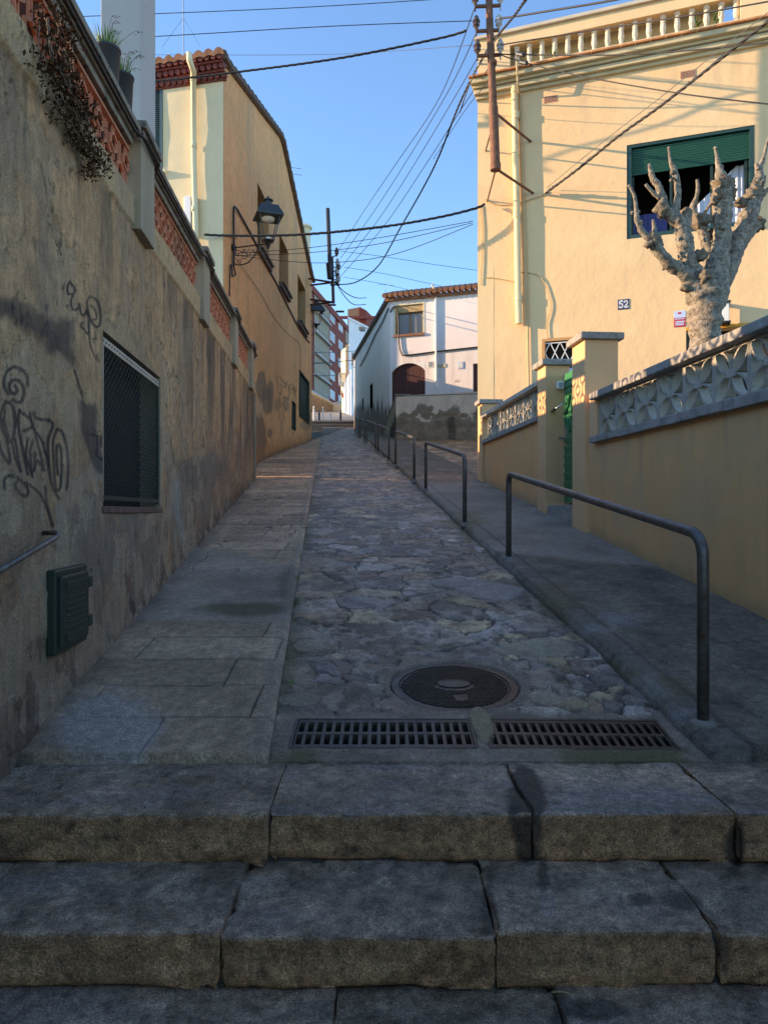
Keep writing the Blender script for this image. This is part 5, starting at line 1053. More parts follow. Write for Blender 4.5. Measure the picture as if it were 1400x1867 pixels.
# ================================================================ garden wall, gate and lattice
def gcol(S, Z, V):
    n1 = fbm(S * 1.4, Z * 1.4, 121, 5); c = np.array((.68, .39, .185)) * (.90 + .14 * n1)[..., None]; g_ = .15 * S - 1.40; c = c * np.array((1.12, 1.06, 1.0)) * (.93 + .14 * fbm(S * 9, Z * 1.2, 128))[..., None]; c = mixc(c, (.36, .24, .15), .35 * ss(.54, .70, fbm(S * 5, Z * .5, 126)) * ss(.1, .7, Z) * ss(9, 8, S)); c = mixc(c, (.56, .38, .24), .3 * ss(.58, .62, fbm(S * 1.6, Z * 1.8, 127, 5)))
    c = mixc(c, (.30, .22, .14), .5 * ss(.14, 0, Z - g_ + .1 * (fbm(S * 6, Z * 6, 122) - .5))); c = mixc(c, (.66, .47, .27), .35 * ss(.012, .002, np.abs(Z - (.03 - .018 * (7 - S) + .02 * (fbm(S * 1.5, 0 * Z, 123) - .5)))) * ss(7.9, 7.3, S))
    return c
gplaster = mat_attr('ochre_plaster', .8, 50, .05, .3, 18, .008)
BW = .447
def lattice_block(mb, s0, z0, w_, h, wd=.022, o0=-.095, o1=-.02):
    s1, z1 = s0 + w_, z0 + h; cx, cz = s0 + w_ / 2, z0 + h / 2
    for pl in ([(s0 + wd * .5, z0), (s0 + wd * .5, z1)], [(s1 - wd * .5, z0), (s1 - wd * .5, z1)], [(s0, z0 + wd * .4), (s1, z0 + wd * .4)], [(s0, z1 - wd * .4), (s1, z1 - wd * .4)]): mb.stroke(RW, pl, wd, o0, o1)
    for ex, ez in ((s0, z0), (s1, z0), (s1, z1), (s0, z1)):
        vx, vz = ex - cx, ez - cz
        for sg_ in (1, -1):
            pts = []
            for i in range(9):
                t = i / 8; b_ = math.sin(math.pi * t) * .21 * sg_; pts.append((cx + vx * t - vz * b_, cz + vz * t + vx * b_))
            mb.stroke(RW, pts, wd * .66, o0 + .002 * sg_, o1 + .001 * sg_)
    mb.stroke(RW, [(cx - .03, cz), (cx + .03, cz)], .05, o0, o1 + .004)
def coping_seg(mb, s0, s1, z0, z1, o0, o1): mb.fbox(RW, s0, s1, z0, z1, o0, o1)
# near wall: solid to z=.72, lattice .79-1.17, coping to 1.25
gw = thing('garden_wall', RW(6, -.6), 'ochre garden wall with grey flower-pattern lattice blocks on top, nearer the handrail', 'wall')
zb_s = lambda S: np.full(S.shape, -2.4)
wall('wall_face', RW, np.arange(-5, 7.84, .05), np.concatenate([np.arange(-2.4, .72, .05), [.72]]), [], gcol, gplaster, gw, offf=lambda S, Z: .012 * (fbm(S * 1.5, Z * 1.5, 124) - .5))
mb = MB(); mb.fbox(RW, -5, 7.84, -2.4, .715, -.26, -.03); mb.build('wall_core', M['yellow_wall'], gw)
s = 7.62 - BW; nb_ = 0; proto = None
while s > 2.2:
    if proto is None:
        mb = MB(); lattice_block(mb, s, .79, BW - .004, .38); proto = mb.build('lattice_block', M['block'], gw); ps = RW(s, 0, 0)
    else: c_ = proto.copy(); C.objects.link(c_); c_.parent = gw; c_.location = RW(s, 0, 0) - ps
    s -= BW
s = 7.68; k_ = 0
while s > 1.5:
    L = .92 if k_ else .72; dz = .0 - k_ * .006; rn = random.Random(k_)
    mb = MB(); mb.fbox(RW, s - L + .006, s, .722 + dz, .787 + dz * .3, -.25, .06 + rn.uniform(0, .006)); mb.build('ledge', M['coping'], gw, bevel=.006)
    mb = MB(); mb.fbox(RW, s - L + .006, s + (.0 if k_ else .0), 1.173, 1.245 + rn.uniform(-.003, .003), -.27, .065); mb.build('coping', M['coping'], gw, bevel=.01)
    s -= L; k_ += 1
mb = MB(); mb.fbox(RW, 7.62, 7.86, -.6, 1.25, -.22, -.002); mb.build('pilaster', M['yellow_wall'], gw)
def pillar(parent, s0, s1, zt_, o_in, nm='pillar'):
    mb = MB(); mb.fbox(RW, s0, s1, -.9, zt_, o_in, .045); p = mb.build(nm, M['yellow_wall'], parent, bevel=.008)
    mb = MB(); mb.fbox(RW, s0 - .05, s1 + .05, zt_, zt_ + .075, o_in - .05, .10); mb.build('cap', M['coping'], p, bevel=.01); return p
pillar(gw, 7.86, 8.25, 1.86, -.33)
# far wall
gf = thing('garden_wall', RW(11, 0), 'low ochre wall with pale flower-pattern lattice between the green gate and the lane corner', 'wall')
wall('wall_face', RW, np.arange(9.58, 12.9, .05), np.arange(-.6, 1.21, .05), [], gcol, gplaster, gf, offf=lambda S, Z: .012 * (fbm(S * 1.5, Z * 1.5, 125) - .5))
mb = MB(); mb.fbox(RW, 9.58, 12.9, -.6, 1.195, -.26, -.03); mb.build('wall_core', M['yellow_wall'], gf)
s = 9.60; k_ = 0; dzf = 0
while s + BW < 12.9:
    c_ = proto.copy(); C.objects.link(c_); c_.parent = gf; c_.location = RW(s, 0, 0) - ps + Vector((0, 0, 1.27 - .79)) + gw.location - gf.location; s += BW
s = 9.585
for k_ in range(4):
    L = .83; mb = MB(); mb.fbox(RW, s, s + L - .005, 1.20, 1.265, -.25, .06); mb.build('ledge', M['coping'], gf, bevel=.006); mb = MB(); mb.fbox(RW, s, s + L - .005, 1.653, 1.72, -.27, .065); mb.build('coping', mat('pale_coping', (.48, .42, .34), .85, var=.2, vs_=9, bump=.4) if k_ == 0 else bpy.data.materials['pale_coping'], gf, bevel=.01); s += L
pillar(gf, 9.24, 9.58, 1.86, -.27); pillar(gf, 12.92, 13.22, 1.92, -.28)
# gate
gt = thing('garden_gate', RW(8.75, .1), 'narrow green metal gate with louvred lower panels between two ochre pillars', 'gate')
mb = MB(); mb.fbox(RW, 8.25, 9.24, -.6, .085, -.36, .02); mb.build('threshold', M['coping'], gt, bevel=.006)
def GT(s, z, o): return RW(s, z, o + .07)
mb = MB(); mb.fbox(GT, 8.27, 9.22, .11, 1.74, -.30, -.265)
dr = mb.build('gate_leaf', M['green_gate'], gt)
mb = MB()
for z in np.arange(.18, .95, .11): mb.prism([GT(8.32, z, -.265), GT(9.17, z, -.265), GT(9.17, z + .08, -.235), GT(8.32, z + .08, -.235)], (0, 0, .012))
mb.build('louver_panel', M['green_gate'], dr); mb = MB()
for z in np.arange(1.48, 1.70, .08): mb.fbox(GT, 8.32, 9.17, z, z + .05, -.265, -.25)
mb.build('upper_panel', M['green_gate'], dr)
mb = MB()
for i in range(4):
    cx = 8.42 + i * .22
    for sg_ in (1, -1): mb.stroke(GT, [(cx - .1, 1.0), (cx + sg_ * .06, 1.12), (cx + .1, 1.22), (cx - sg_ * .05, 1.34), (cx - .1, 1.44)], .025, -.262, -.24)
mb.build('scroll_panel', M['green_gate'], dr)
mb = MB(); c_ = GT(9.16, .93, -.26); mb.tube([c_, c_ + Vector((-.07, 0, 0)), c_ + Vector((-.09, -.02, 0)), c_ + Vector((-.09, -.11, .0))], .013, 8); mb.fbox(GT, 9.12, 9.2, .8, 1.06, -.266, -.255); mb.build('handle', M['steel'], dr)
# things on the pillar face beside the gate
pa = RW(9.235, 0, 0); xl_ = pa.x
ic = thing('intercom', Vector((P(1021, 702, 9.2).x, 9.2, P(1021, 702, 9.2).z)), 'small white intercom box on the pillar beside the green gate', 'intercom'); p = P(1021, 702, 9.2)
mb = MB(); yq = RW(9.24, 0, -.1).y - .045; mb.cbox((p.x, yq, p.z), .085, .05, .10); mb.build('case', M['white_paint'], ic, bevel=.008); mb = MB(); mb.cbox((p.x, yq - .028, p.z), .05, .008, .06); mb.build('button', M['grey_white'], ic, bevel=.003)
gh = thing('grab_bar', P(1022, 738, 9.1), 'short slanted steel grab bar on the pillar beside the green gate', 'grab bar'); a = P(1010, 747, 9.12); b = P(1036, 729, 9.12)
mb = MB(); mb.tube([a, b], .012, 8); mb.build('bar', M['steel'], gh, smooth=True)
for q in (a, b): mb = MB(); mb.tube([q + Vector((0, .14, 0)), q - Vector((0, .02, 0))], .02, 10); mb.build('mount', M['black_iron'], gh)
# raised garden behind
tag(grid_mesh('garden_ground', np.array([[[3.80, -5, .3], [2.22, 13.2, .55]], [[14, -5, .3], [14, 13.2, .55]]], float), np.ones((1, 1), bool), None, M['ground']), kind='structure')

# ================================================================ pollarded plane tree
tr = thing('plane_tree', P(1283, 800, 7.0), 'bare pollarded plane tree with knobbly stub branches behind the garden wall', 'tree')
tb = MB(); kb = MB(); tw = MB()
def tp(x, y, dd=0): return P(1120 + x / 4.243, 220 + y / 4.243, 7.0 + dd)
def rp(r): return r / 4.243 * 7.0 / F
def limb(mb, pts, dd0, dd1, n=14, seed=0):
    P3 = [Vector((x, y, r)) for x, y, r in pts]; sm = smooth_path(P3, 7); m_ = len(sm); path = []; rs = []
    for i, q in enumerate(sm):
        t = i / (m_ - 1); v = tp(q.x, q.y, dd0 + (dd1 - dd0) * t); path.append(v); rs.append(rp(q.z))
    b = len(mb.v); mb.tube(path, rs, n)
    for i in range(b, len(mb.v)):
        v = Vector(mb.v[i]); r_ = rs[min((i - b) // n, m_ - 1)]; c_ = path[min((i - b) // n, m_ - 1)]; dv = (v - c_); k = 1 + .28 * (mnoise.noise(v * 14)) + .16 * mnoise.noise(v * 38); mb.v[i] = tuple(c_ + dv * k)
def knob(x, y, r, dd, seed=0, mb=None):
    mb = mb or kb; c_ = tp(x, y, dd); R_ = rp(r); b = len(mb.v); nn, mm = 20, 14
    for i in range(mm + 1):
        for j in range(nn):
            th_ = math.pi * i / mm; ph = 2 * math.pi * j / nn; dv = Vector((math.sin(th_) * math.cos(ph), math.sin(th_) * math.sin(ph), math.cos(th_)))
            q = c_ + dv * R_; k = 1 + .55 * mnoise.noise(q * 26 + Vector((seed, 0, 0))) + .35 * mnoise.noise(q * 60); mb.v.append(tuple(c_ + dv * R_ * k))
    for i in range(mm):
        for j in range(nn): j2 = (j + 1) % nn; mb.f.append((b + i * nn + j, b + i * nn + j2, b + (i + 1) * nn + j2, b + (i + 1) * nn + j))
limb(tb, [(705, 2700, 125), (705, 2200, 122), (700, 1720, 118), (702, 1500, 124), (705, 1360, 138), (705, 1260, 120)], 0, 0, 22)
limb(tb, [(690, 1420, 90), (620, 1310, 75), (560, 1200, 60), (470, 1140, 52), (400, 1080, 46), (335, 1000, 44), (290, 930, 42)], 0, -.15)
limb(tw, [(290, 930, 34), (232, 880, 26), (180, 795, 20), (168, 700, 17), (152, 585, 13), (108, 495, 11)], -.15, -.2, 8); limb(tw, [(290, 920, 24), (307, 850, 17), (296, 768, 12)], -.15, -.12, 8)
limb(tb, [(690, 1420, 100), (630, 1250, 82), (590, 1130, 66), (550, 980, 62), (515, 820, 56), (440, 735, 44), (360, 690, 40)], 0, -.05)
limb(tw, [(355, 690, 44), (375, 620, 32), (340, 510, 27), (295, 445, 26), (266, 335, 12)], -.05, -.02, 8); limb(tw, [(345, 600, 18), (290, 550, 14), (240, 492, 11)], -.05, -.08, 8)
limb(tw, [(490, 800, 44), (470, 700, 34), (490, 555, 26), (465, 400, 24), (430, 310, 14), (418, 206, 11)], -.03, .05, 8); limb(tb, [(540, 900, 44), (560, 760, 36), (555, 700, 34)], -.03, .1)
limb(tb, [(705, 1330, 80), (730, 1100, 44), (700, 930, 38), (660, 800, 40)], .05, .15); limb(tw, [(660, 790, 40), (605, 700, 30), (625, 620, 22), (642, 540, 15), (638, 458, 12)], .15, .2, 8); limb(tw, [(690, 720, 14), (742, 640, 9)], .15, .1, 6)
limb(tb, [(730, 1400, 105), (780, 1230, 88), (812, 1050, 74), (832, 850, 68), (832, 640, 70), (840, 520, 62)], 0, .1); limb(tw, [(840, 500, 56), (822, 430, 46), (800, 340, 22), (776, 203, 12)], .1, .12, 8); limb(tw, [(810, 400, 24), (828, 350, 18)], .1, .1, 8)
limb(tb, [(760, 1400, 100), (860, 1180, 66), (930, 1000, 60), (970, 880, 62), (1040, 720, 66), (1090, 580, 54)], .05, .3); limb(tw, [(1085, 600, 54), (1120, 470, 40), (1112, 380, 30), (1140, 320, 20), (1188, 140, 12)], .3, .35, 8); limb(tw, [(1110, 380, 22), (1095, 330, 14)], .3, .3, 6); limb(tw, [(1130, 590, 22), (1188, 525, 14), (1230, 480, 9)], .3, .2, 8); limb(tw, [(1140, 500, 18), (1163, 425, 9)], .3, .3, 6)
limb(tb, [(790, 1350, 80), (900, 1130, 52), (985, 950, 46), (1060, 840, 44), (1100, 790, 44)], .2, .45)
for x, y, r, dd in [(290, 920, 55, -.15), (325, 945, 42, -.12), (262, 955, 34, -.18), (360, 690, 52, -.05), (385, 725, 36, 0), (700, 1205, 56, -.12), (660, 1045, 48, -.05), (655, 790, 60, .15), (700, 770, 46, .1), (840, 520, 84, .1), (815, 590, 62, .05), (865, 580, 66, .15), (775, 620, 34, .05), (1090, 560, 60, .3), (1050, 600, 62, .28), (975, 640, 40, .25), (1100, 790, 62, .45), (1050, 830, 46, .4), (755, 880, 50, .2), (550, 720, 42, .05), (545, 1290, 34, -.06), (740, 1330, 44, -.1), (500, 1110, 30, -.05), (1100, 480, 40, .3), (830, 830, 24, -.02), (300, 455, 26, -.03), (450, 400, 22, 0)]: kb = MB(); knob(x, y, r, dd, x, kb); kb.build('pollard_knob', M['knob'], tr, smooth=True)
for i in range(90):      # small knuckles and stubs along the limbs
    base_ = random.choice([(620, 1200), (590, 1130), (560, 980), (520, 840), (812, 1050), (835, 850), (835, 700), (930, 1000), (980, 860), (1040, 720), (430, 1100), (380, 1060), (340, 1000), (730, 1100), (690, 900), (1110, 800), (480, 600), (465, 450), (170, 690), (190, 800), (1120, 450)])
    knob(base_[0] + random.gauss(0, 16), base_[1] + random.gauss(0, 28), random.uniform(8, 15), random.uniform(-.06, .06), i, tb)
tb.build('trunk', M['bark'], tr, smooth=True, recalc=True); tw.build('branch', M['twig'] if False else M['bark'], tr, smooth=True)

# ================================================================ white house at the bend
wh_ = thing('white_house', (1, 29.8, 3), 'white two-storey house with a scalloped tile eave and maroon garage doors', 'house')
def hw_(pa, pb): x0, z1 = wh(*pa); x1, _ = wh(pb[0], pb[1]); z0 = wh(pa[0], pb[1])[1]; return [x0, x1, z0, z1]
W1 = hw_((721, 558), (771, 611)); W2 = hw_((713.5, 680), (775, 745)); W3 = hw_((862, 663), (900, 735)); W2[2] = 3.6; W3[2] = 3.6; archz = wh(744, 662)[1]; spring = W2[3]; W2[3] = archz
def whcol(S, Z, V):
    n2 = fbm(S * 3, Z * 3, 131, 5); n1 = fbm(S * .7, Z * .7, 132); c = np.array((.90, .885, .86)) * (.94 + .10 * n1)[..., None]
    c = mixc(c, (.45, .42, .38), .5 * ss(.62, .72, n2) * ss(6, 4.5, Z)); c = mixc(c, (.55, .45, .38), .6 * ss(.56, .66, fbm(S * 2, Z * 2, 133)) * ss(.9, .3, S) * ss(6, 4.2, Z))
    px, py = photo(V); c = mixc(c, (.62, .60, .56), .4 * ss(.5, .65, fbm(S * 4, Z * .5, 134)) * (py > 640)); c = mixc(c, (.25, .24, .2), .7 * ss(1.2, .6, np.hypot((px - 834) / 5, (py - 695) / 3) + .8 * (n2 - .5))); return c
wall('front_wall', WH, np.arange(.25, 9, .07), np.concatenate([np.arange(2.6, 8.75, .07), [8.75]]), [W1, W2, W3], whcol, M['plaster_attr'] if False else mat_attr('limewash', .85, 40, .04, .35, 12, .012), wh_)
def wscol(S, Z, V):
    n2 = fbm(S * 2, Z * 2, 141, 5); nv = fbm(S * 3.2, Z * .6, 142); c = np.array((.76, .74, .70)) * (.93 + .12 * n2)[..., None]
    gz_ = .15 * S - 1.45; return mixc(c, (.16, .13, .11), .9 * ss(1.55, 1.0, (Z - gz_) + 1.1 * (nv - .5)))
SL = [list(ws(679.5, 697)) + list(ws(674.5, 747)), list(ws(663, 725)) + list(ws(660.5, 750))]
SL = [[q[0], q[2], q[3], q[1]] for q in SL]
wall('street_wall', WS, np.arange(29.9, 42, .12), np.arange(2.6, 8.8, .08), SL, wscol, bpy.data.materials['limewash'], wh_)
for q in SL: mb = MB(); mb.fbox(WS, q[0], q[1], q[2], q[3], -.2, -.15); mb.build('slit_window', M['void'], wh_)
mb = MB(); mb.prism([WH(.3, 2.6, -.25), WH(9, 2.6, -.25), Vector((9, 42, 2.6)), WS(42, 2.6, -.2), WS(30.2, 2.6, -.25)], (0, 0, 6.1)); mb.build('inner_walls', M['void'], wh_)
mb = MB(); reveal(mb, WH, *W1, 0, .2); wo = mb.build('window', M['tan_trim'], wh_, recalc=False); x0, x1, z0, z1 = W1
mb = MB(); mb.fbox(WH, x0 - .06, x1 + .06, z0 - .09, z0, -.1, .07); mb.build('sill', mat('brick_sill', (.34, .14, .08), .8, var=.2), wo); mb = MB(); mb.fbox(WH, x0, x1, z1 - .28, z1, -.17, -.05); mb.build('shutter_box', M['tan_trim'], wo)
mb = MB(); mb.fbox(WH, x0, x1, z0, z1 - .28, -.2, -.17); mb.build('pane', M['glass_pale'], wo)
mb = MB(); xm = (x0 + x1) / 2
for a in ((x0, x0 + .07, z0, z1 - .28), (x1 - .05, x1, z0, z1 - .28), (xm - .04, xm + .04, z0, z1 - .28), (x0 + .07, x1 - .05, z1 - .33, z1 - .28), (x0 + .07, x1 - .05, z0, z0 + .05)): mb.fbox(WH, *a, -.17, -.13)
mb.build('sash', mat('bronze_frame', (.16, .12, .08), .5, var=.1), wo)
mb = MB(); mb.fbox(WH, x0 - .07, x0, z0, z1 + .06, -.02, .012); mb.fbox(WH, x1, x1 + .07, z0, z1 + .06, -.02, .012); mb.fbox(WH, x0, x1, z1, z1 + .06, -.02, .012); mb.build('surround', M['cream'], wo)
mb = MB(); reveal(mb, WH, *W2, 0, .2); go = mb.build('garage_door', M['white'], wh_, recalc=False); x0, x1, z0, z1 = W2
arch = [(x0 + (x1 - x0) * i / 14, spring + (archz - spring) * math.sin(math.pi * i / 14) ** .7) for i in range(15)]
n_ = 12; mb = MB()
for i in range(n_): a = x0 + (x1 - x0) * i / n_; mb.fbox(WH, a + .006, a + (x1 - x0) / n_ - .006, z0, z1, -.14, -.10)
mb.fbox(WH, x0, x1, z0, z1, -.16, -.13); mb.build('door_leaf', M['maroon'], go); mb = MB(); [mb.prism([WH(a, b, -.195), WH(c2, d2, -.195), WH(c2, z1 + .01, -.195), WH(a, z1 + .01, -.195)], WH(0, 0, .198) - WH(0, 0, 0)) for (a, b), (c2, d2) in zip(arch[:-1], arch[1:])]; mb.build('arch_head', M['white'], go)
mb = MB(); reveal(mb, WH, *W3, 0, .2); go = mb.build('side_door', M['white'], wh_, recalc=False); mb = MB(); mb.fbox(WH, *W3, -.16, -.12); mb.build('door_leaf', M['maroon'], go)
mb = MB()
for i in range(int((9 + .1) / .22)):
    x = .1 + i * .22; z = 8.80; a = WH(x, z, .30); b = WH(x, z + .6, -1.4); mb.tube([a, b], [.10, .08], 8)
    mb.tube([WH(x + .11, z - .09, .16), WH(x + .11, z - .05, -.05)], .085, 8)
mb.fbox(WH, .05, 9, 8.62, 8.72, -.05, .14); ea = mb.build('eaves', M['roof_tile'], wh_)
mb = MB(); tiled(mb, WH(.1, 8.80, .2), WH(9, 0, 0) - WH(0, 0, 0), 9.5, Vector((.3, 3.4, 1.15)), 0, .22, 8); mb.build('roof', M['roof_tile'], wh_, recalc=False)
mb = MB()
for i in range(26): y = 29.8 + i * .47; mb.tube([WS(y, 8.82, .03), WS(y + .52, 8.80, .03)], [.13, .10], 8)
mb.build('verge', M['dark_tile'], wh_)
mb = MB(); a, b = wh(795, 530); c_, d_ = wh(796, 708); mb.tube([WH(a - .1, b + .2, .22), WH(a, b - .1, .045), WH(c_, d_, .045)], .05, 10); mb.build('downpipe', M['white'], wh_, smooth=False)
mb = MB(); mb.tube(smooth_path([WH(*wh(x, y), .05) if x > 700 else WS(*ws(x, y), .05) for x, y in [(706, 625), (700, 600)]], 3) if False else smooth_path([WH(*wh(x, y), .05) for x, y in [(712, 570), (718, 561), (723, 562), (695 + 31, 575), (697 + 31, 625), (702 + 31, 645), (712 + 31, 648), (800, 641), (874, 633)]], 5), .03, 6)
mb.tube([WS(*ws(x, y), .05) for x, y in [(710, 562), (700, 585), (685, 612), (670, 645), (658, 668)]], .03, 6); mb.build('surface_cable', M['cable'], wh_)
# plates on the wall
a, b = wh(785, 664.5); mb = MB(); mb.fbox(WH, a - .11, a + .11, b - .13, b + .13, 0, .02); pl_ = mb.build('number_plate', M['white_paint'], wh_); mb = MB(); glyph(mb, WH, [[(.3, .8), (.5, 1), (.5, 0)]], a - .05, b, .07, .18, .018, .018, .026); glyph(mb, WH, [[(.1, .9), (.1, .1), (.5, 0), (.9, .1), (.9, .9), (.5, 1), (.1, .9)]], a + .045, b, .08, .18, .016, .018, .026); mb.build('numeral', M['black_iron'], pl_)
a, b = wh(805, 667); mb = MB(); mb.fbox(WH, a - .17, a + .17, b - .07, b + .07, 0, .02); pl_ = mb.build('street_plate', mat('yellowed_plate', (.62, .55, .36), .5, var=.1, bump=0), wh_); mb = MB(); [mb.fbox(WH, a - .13 + i * .045, a - .10 + i * .045, b - .02, b + .015, .015, .024) for i in range(6)]; mb.build('lettering', M['tan_trim'], pl_)
a, b = wh(840, 666); mb = MB(); mb.fbox(WH, a - .11, a + .11, b - .14, b + .14, 0, .02); pl_ = mb.build('tile_plaque', M['blue_print'], wh_); mb = MB(); mb.fbox(WH, a - .075, a + .075, b - .10, b + .10, .015, .025); mb.build('centre_tile', M['white_paint'], pl_)
a, b = wh(805, 667)
# roof antenna
antenna('small antenna on the tiled roof of the white house', P(703, 545, 31), P(703, 515, 31), 1)

# ================================================================ parapet wall in front of the white house
PB = mkframe(lambda x: (x, 28.35 - .20 * x), (-.2, -1, 0))
def pb_(px, py): u = (px - 700) / F; y = 28.35 / (1 + .20 * u); return u * y, (933.5 - py) / F * y
pw = thing('parapet_wall', PB(2, 3), 'low wall with flaking whitewash above rough grey stone, in front of the white house', 'wall')
x0 = pb_(722, 722)[0]; zt_ = pb_(724, 722)[1]; zt2 = pb_(872, 714)[1]
def pwcol(S, Z, V):
    px, py = photo(V); n2 = fbm(S * 3, Z * 3, 151, 5); n3 = fbm(S * 1.2, Z * 1.2, 152); top = np.array((.86, .72, .58)) * (.9 + .2 * n3)[..., None]; rough_ = np.array((.34, .26, .19)) * (.55 + .9 * fbm(S * 5, Z * 7, 153, 5))[..., None]
    line = 765 - 4 * np.sin(S * 3); m = ss(-1.5, 1.5, py - line + 7 * (n2 - .5)); flake = ss(-8, -1, py - (750 + 26 * np.clip((760 - px) / 60, -.15, 1)) + 34 * (n2 - .5)) * ss(.3, .4, n2 + .15)
    c = top * (1 - m[..., None]) + rough_ * m[..., None]; c = mixc(c, (.22, .18, .13), .85 * flake * (1 - m) * ss(.46, .52, n2)); c = mixc(c, (.05, .035, .03), .6 * ss(10, 4, np.abs(px - 823) + 8 * (n2 - .5)) * m); return c
wall('wall_face', PB, np.arange(x0, 9, .035), np.concatenate([np.arange(2.2, 4.7, .035)]), [], pwcol, mat_attr('rough_render', .95, 30, .2, .9, 14, .03), pw, zt=lambda S: zt_ + (zt2 - zt_) * (S - x0) / (pb_(872, 714)[0] - x0), offf=lambda S, Z: .04 * (fbm(S * 3, Z * 3, 154) - .5) * ss(3.75, 3.5, Z) + .02 * ss(3.7, 3.75, Z))
mb = MB(); mb.fbox(PB, x0, 9, 2.2, min(zt_, zt2) - .02, -.3, -.06); mb.fbox(PB, x0 - .01, 9, min(zt_, zt2) - .03, min(zt_, zt2) + .0, -.3, .03); mb.build('wall_core', M['concrete'], pw)
# its sloping return hugging the street
A = PB(x0, 0, 0); ret = []
def RT(s, z, o=0): v = Vector((A.x - .42 * s * .35, A.y + s, z)); return v + Vector((-1, -.15, 0)).normalized() * o
def rtcol(S, Z, V):
    n2 = fbm(S * 3, Z * 3, 161, 5); top = np.array((.40, .34, .26)) * (.85 + .3 * n2)[..., None]; zt__ = zt_ - .30 * S; return mixc(top, (.10, .085, .07), ss(.55, .75, (zt__ - Z) + .5 * (n2 - .5) + .0 * S))
wall('return_wall', RT, np.arange(0, 4.6, .05), np.arange(2.2, 4.7, .04), [], rtcol, bpy.data.materials['rough_render'], pw, zt=lambda S: zt_ - .30 * S)
mb = MB(); n_ = 12
for i in range(n_): s = i * 4.6 / n_; s2 = s + 4.6 / n_; mb.prism([RT(s, zt_ - .3 * s, -.3), RT(s, zt_ - .3 * s, .02), RT(s2, zt_ - .3 * s2, .02), RT(s2, zt_ - .3 * s2, -.3)], (0, 0, .07))
mb.build('sloping_cap', M['concrete'], pw)
mb = MB(); mb.cbox(PB(x0 + .22, zt_ + .02, -.14), .6, .36, .1); mb.build('corner_cap', M['concrete'], pw, bevel=.01)
# ================================================================ top of the lane
lw_ = thing('cross_wall', (-2.5, 42.5, 4.9), 'low stained wall of two stone steps closing the top of the lane', 'low wall')
mb = MB(); mb.box((-6, 42.5, 4.2), (8.5, 0, 0), (0, .35, 0), (0, 0, .92)); mb.build('lower_course', M['concrete'], lw_, bevel=.02)
mb = MB(); mb.box((-6, 42.62, 5.12), (8.5, 0, 0), (0, .5, 0), (0, 0, .17)); mb.build('top_course', mat('dark_step', (.13, .12, .11), .9, var=.4, vs_=3, bump=.4), lw_, bevel=.02)
tag(grid_mesh('upper_road', np.array([[[-40, 42.9, 5.27], [-40, 70, 9.44], [-40, 140, 19.94]], [[40, 42.9, 5.27], [40, 70, 9.44], [40, 140, 19.94]]], float), np.ones((1, 2), bool), None, mat('pale_road', (.20, .185, .165), .9, var=.15, vs_=.5, bump=.3)), kind='structure')
for i, (x, y0, y1, m_, r, lab) in enumerate([(572.5, 740, 765, 'white_paint', .05, 'white metal bollard nearest the corner of the tan house'), (582, 748, 765, 'black_iron', .06, 'short black bollard second from the tan house corner'), (589, 742, 758, 'white_paint', .04, 'thin white bollard between the two black bollards, set back'), (602.5, 754, 766, 'white_paint', .05, 'short white bollard in the middle of the row at the top of the lane'), (621, 747, 766, 'black_iron', .06, 'short black bollard nearest the white houses')]):
    d = 43.6; b = P(x, y1 + 1, d); t_ = P(x, y0, d); t = thing('bollard', b, lab, 'bollard', 'bollards at the top of the lane'); mb = MB(); h = t_.z - b.z; mb.lathe([(r, -.2), (r, h - .06), (r * .85, h - .02), (r * .3, h)], b, 10); mb.build('post', M[m_], t); mb = MB(); mb.lathe([(r * 1.12, h * .78), (r * 1.12, h * .86)], b, 10); mb.build('band', M['grey_white'], t)
# brick apartment block
ab = thing('brick_apartment_block', (-8, 112, 16), 'red brick apartment block with a glazed balcony column at the top of the lane', 'apartment block')
BA = Vector((-9.9 - 3.0, 100 - 18, 0)); BB = Vector((-5.9, 124, 0))
A0 = Vector((-9.9, 100, 0)); ub = (BB - A0); 
def BF_(s, z, o=0):        # s: 0..1 between pixel x 568 and 637
    p = A0 + ub * s; n = Vector((ub.y, -ub.x, 0)).normalized(); return Vector((p.x, p.y, z)) + n * o
def bp(px, py): u = (px - 700) / F; s = (u * A0.y - A0.x) / (ub.x - u * ub.y); y = A0.y + ub.y * s; return s, (933.5 - py) / F * y
zT = bp(568, 525)[1]; zB = bp(568, 722)[1]
mb = MB(); a = BF_(-.5, 0); b = BF_(1.0, 0); mb.prism([BF_(-.5, zB - 2), BF_(1, zB - 2), BF_(1, zB - 2, -12), BF_(-.5, zB - 2, -12)], (0, 0, zT - zB + 2)); mb.build('wall', M['brick'], ab)
mb = MB(); mb.fbox(BF_, -.5, 1.0, zT - .5, zT + .4, -.3, .25); mb.build('roof_edge', M['brick_o'] if False else M['brick'], ab)
floors = [zB + 1.3 + i * 2.95 for i in range(5)]
sA = bp(572, 600)[0]; sB = bp(598, 600)[0]
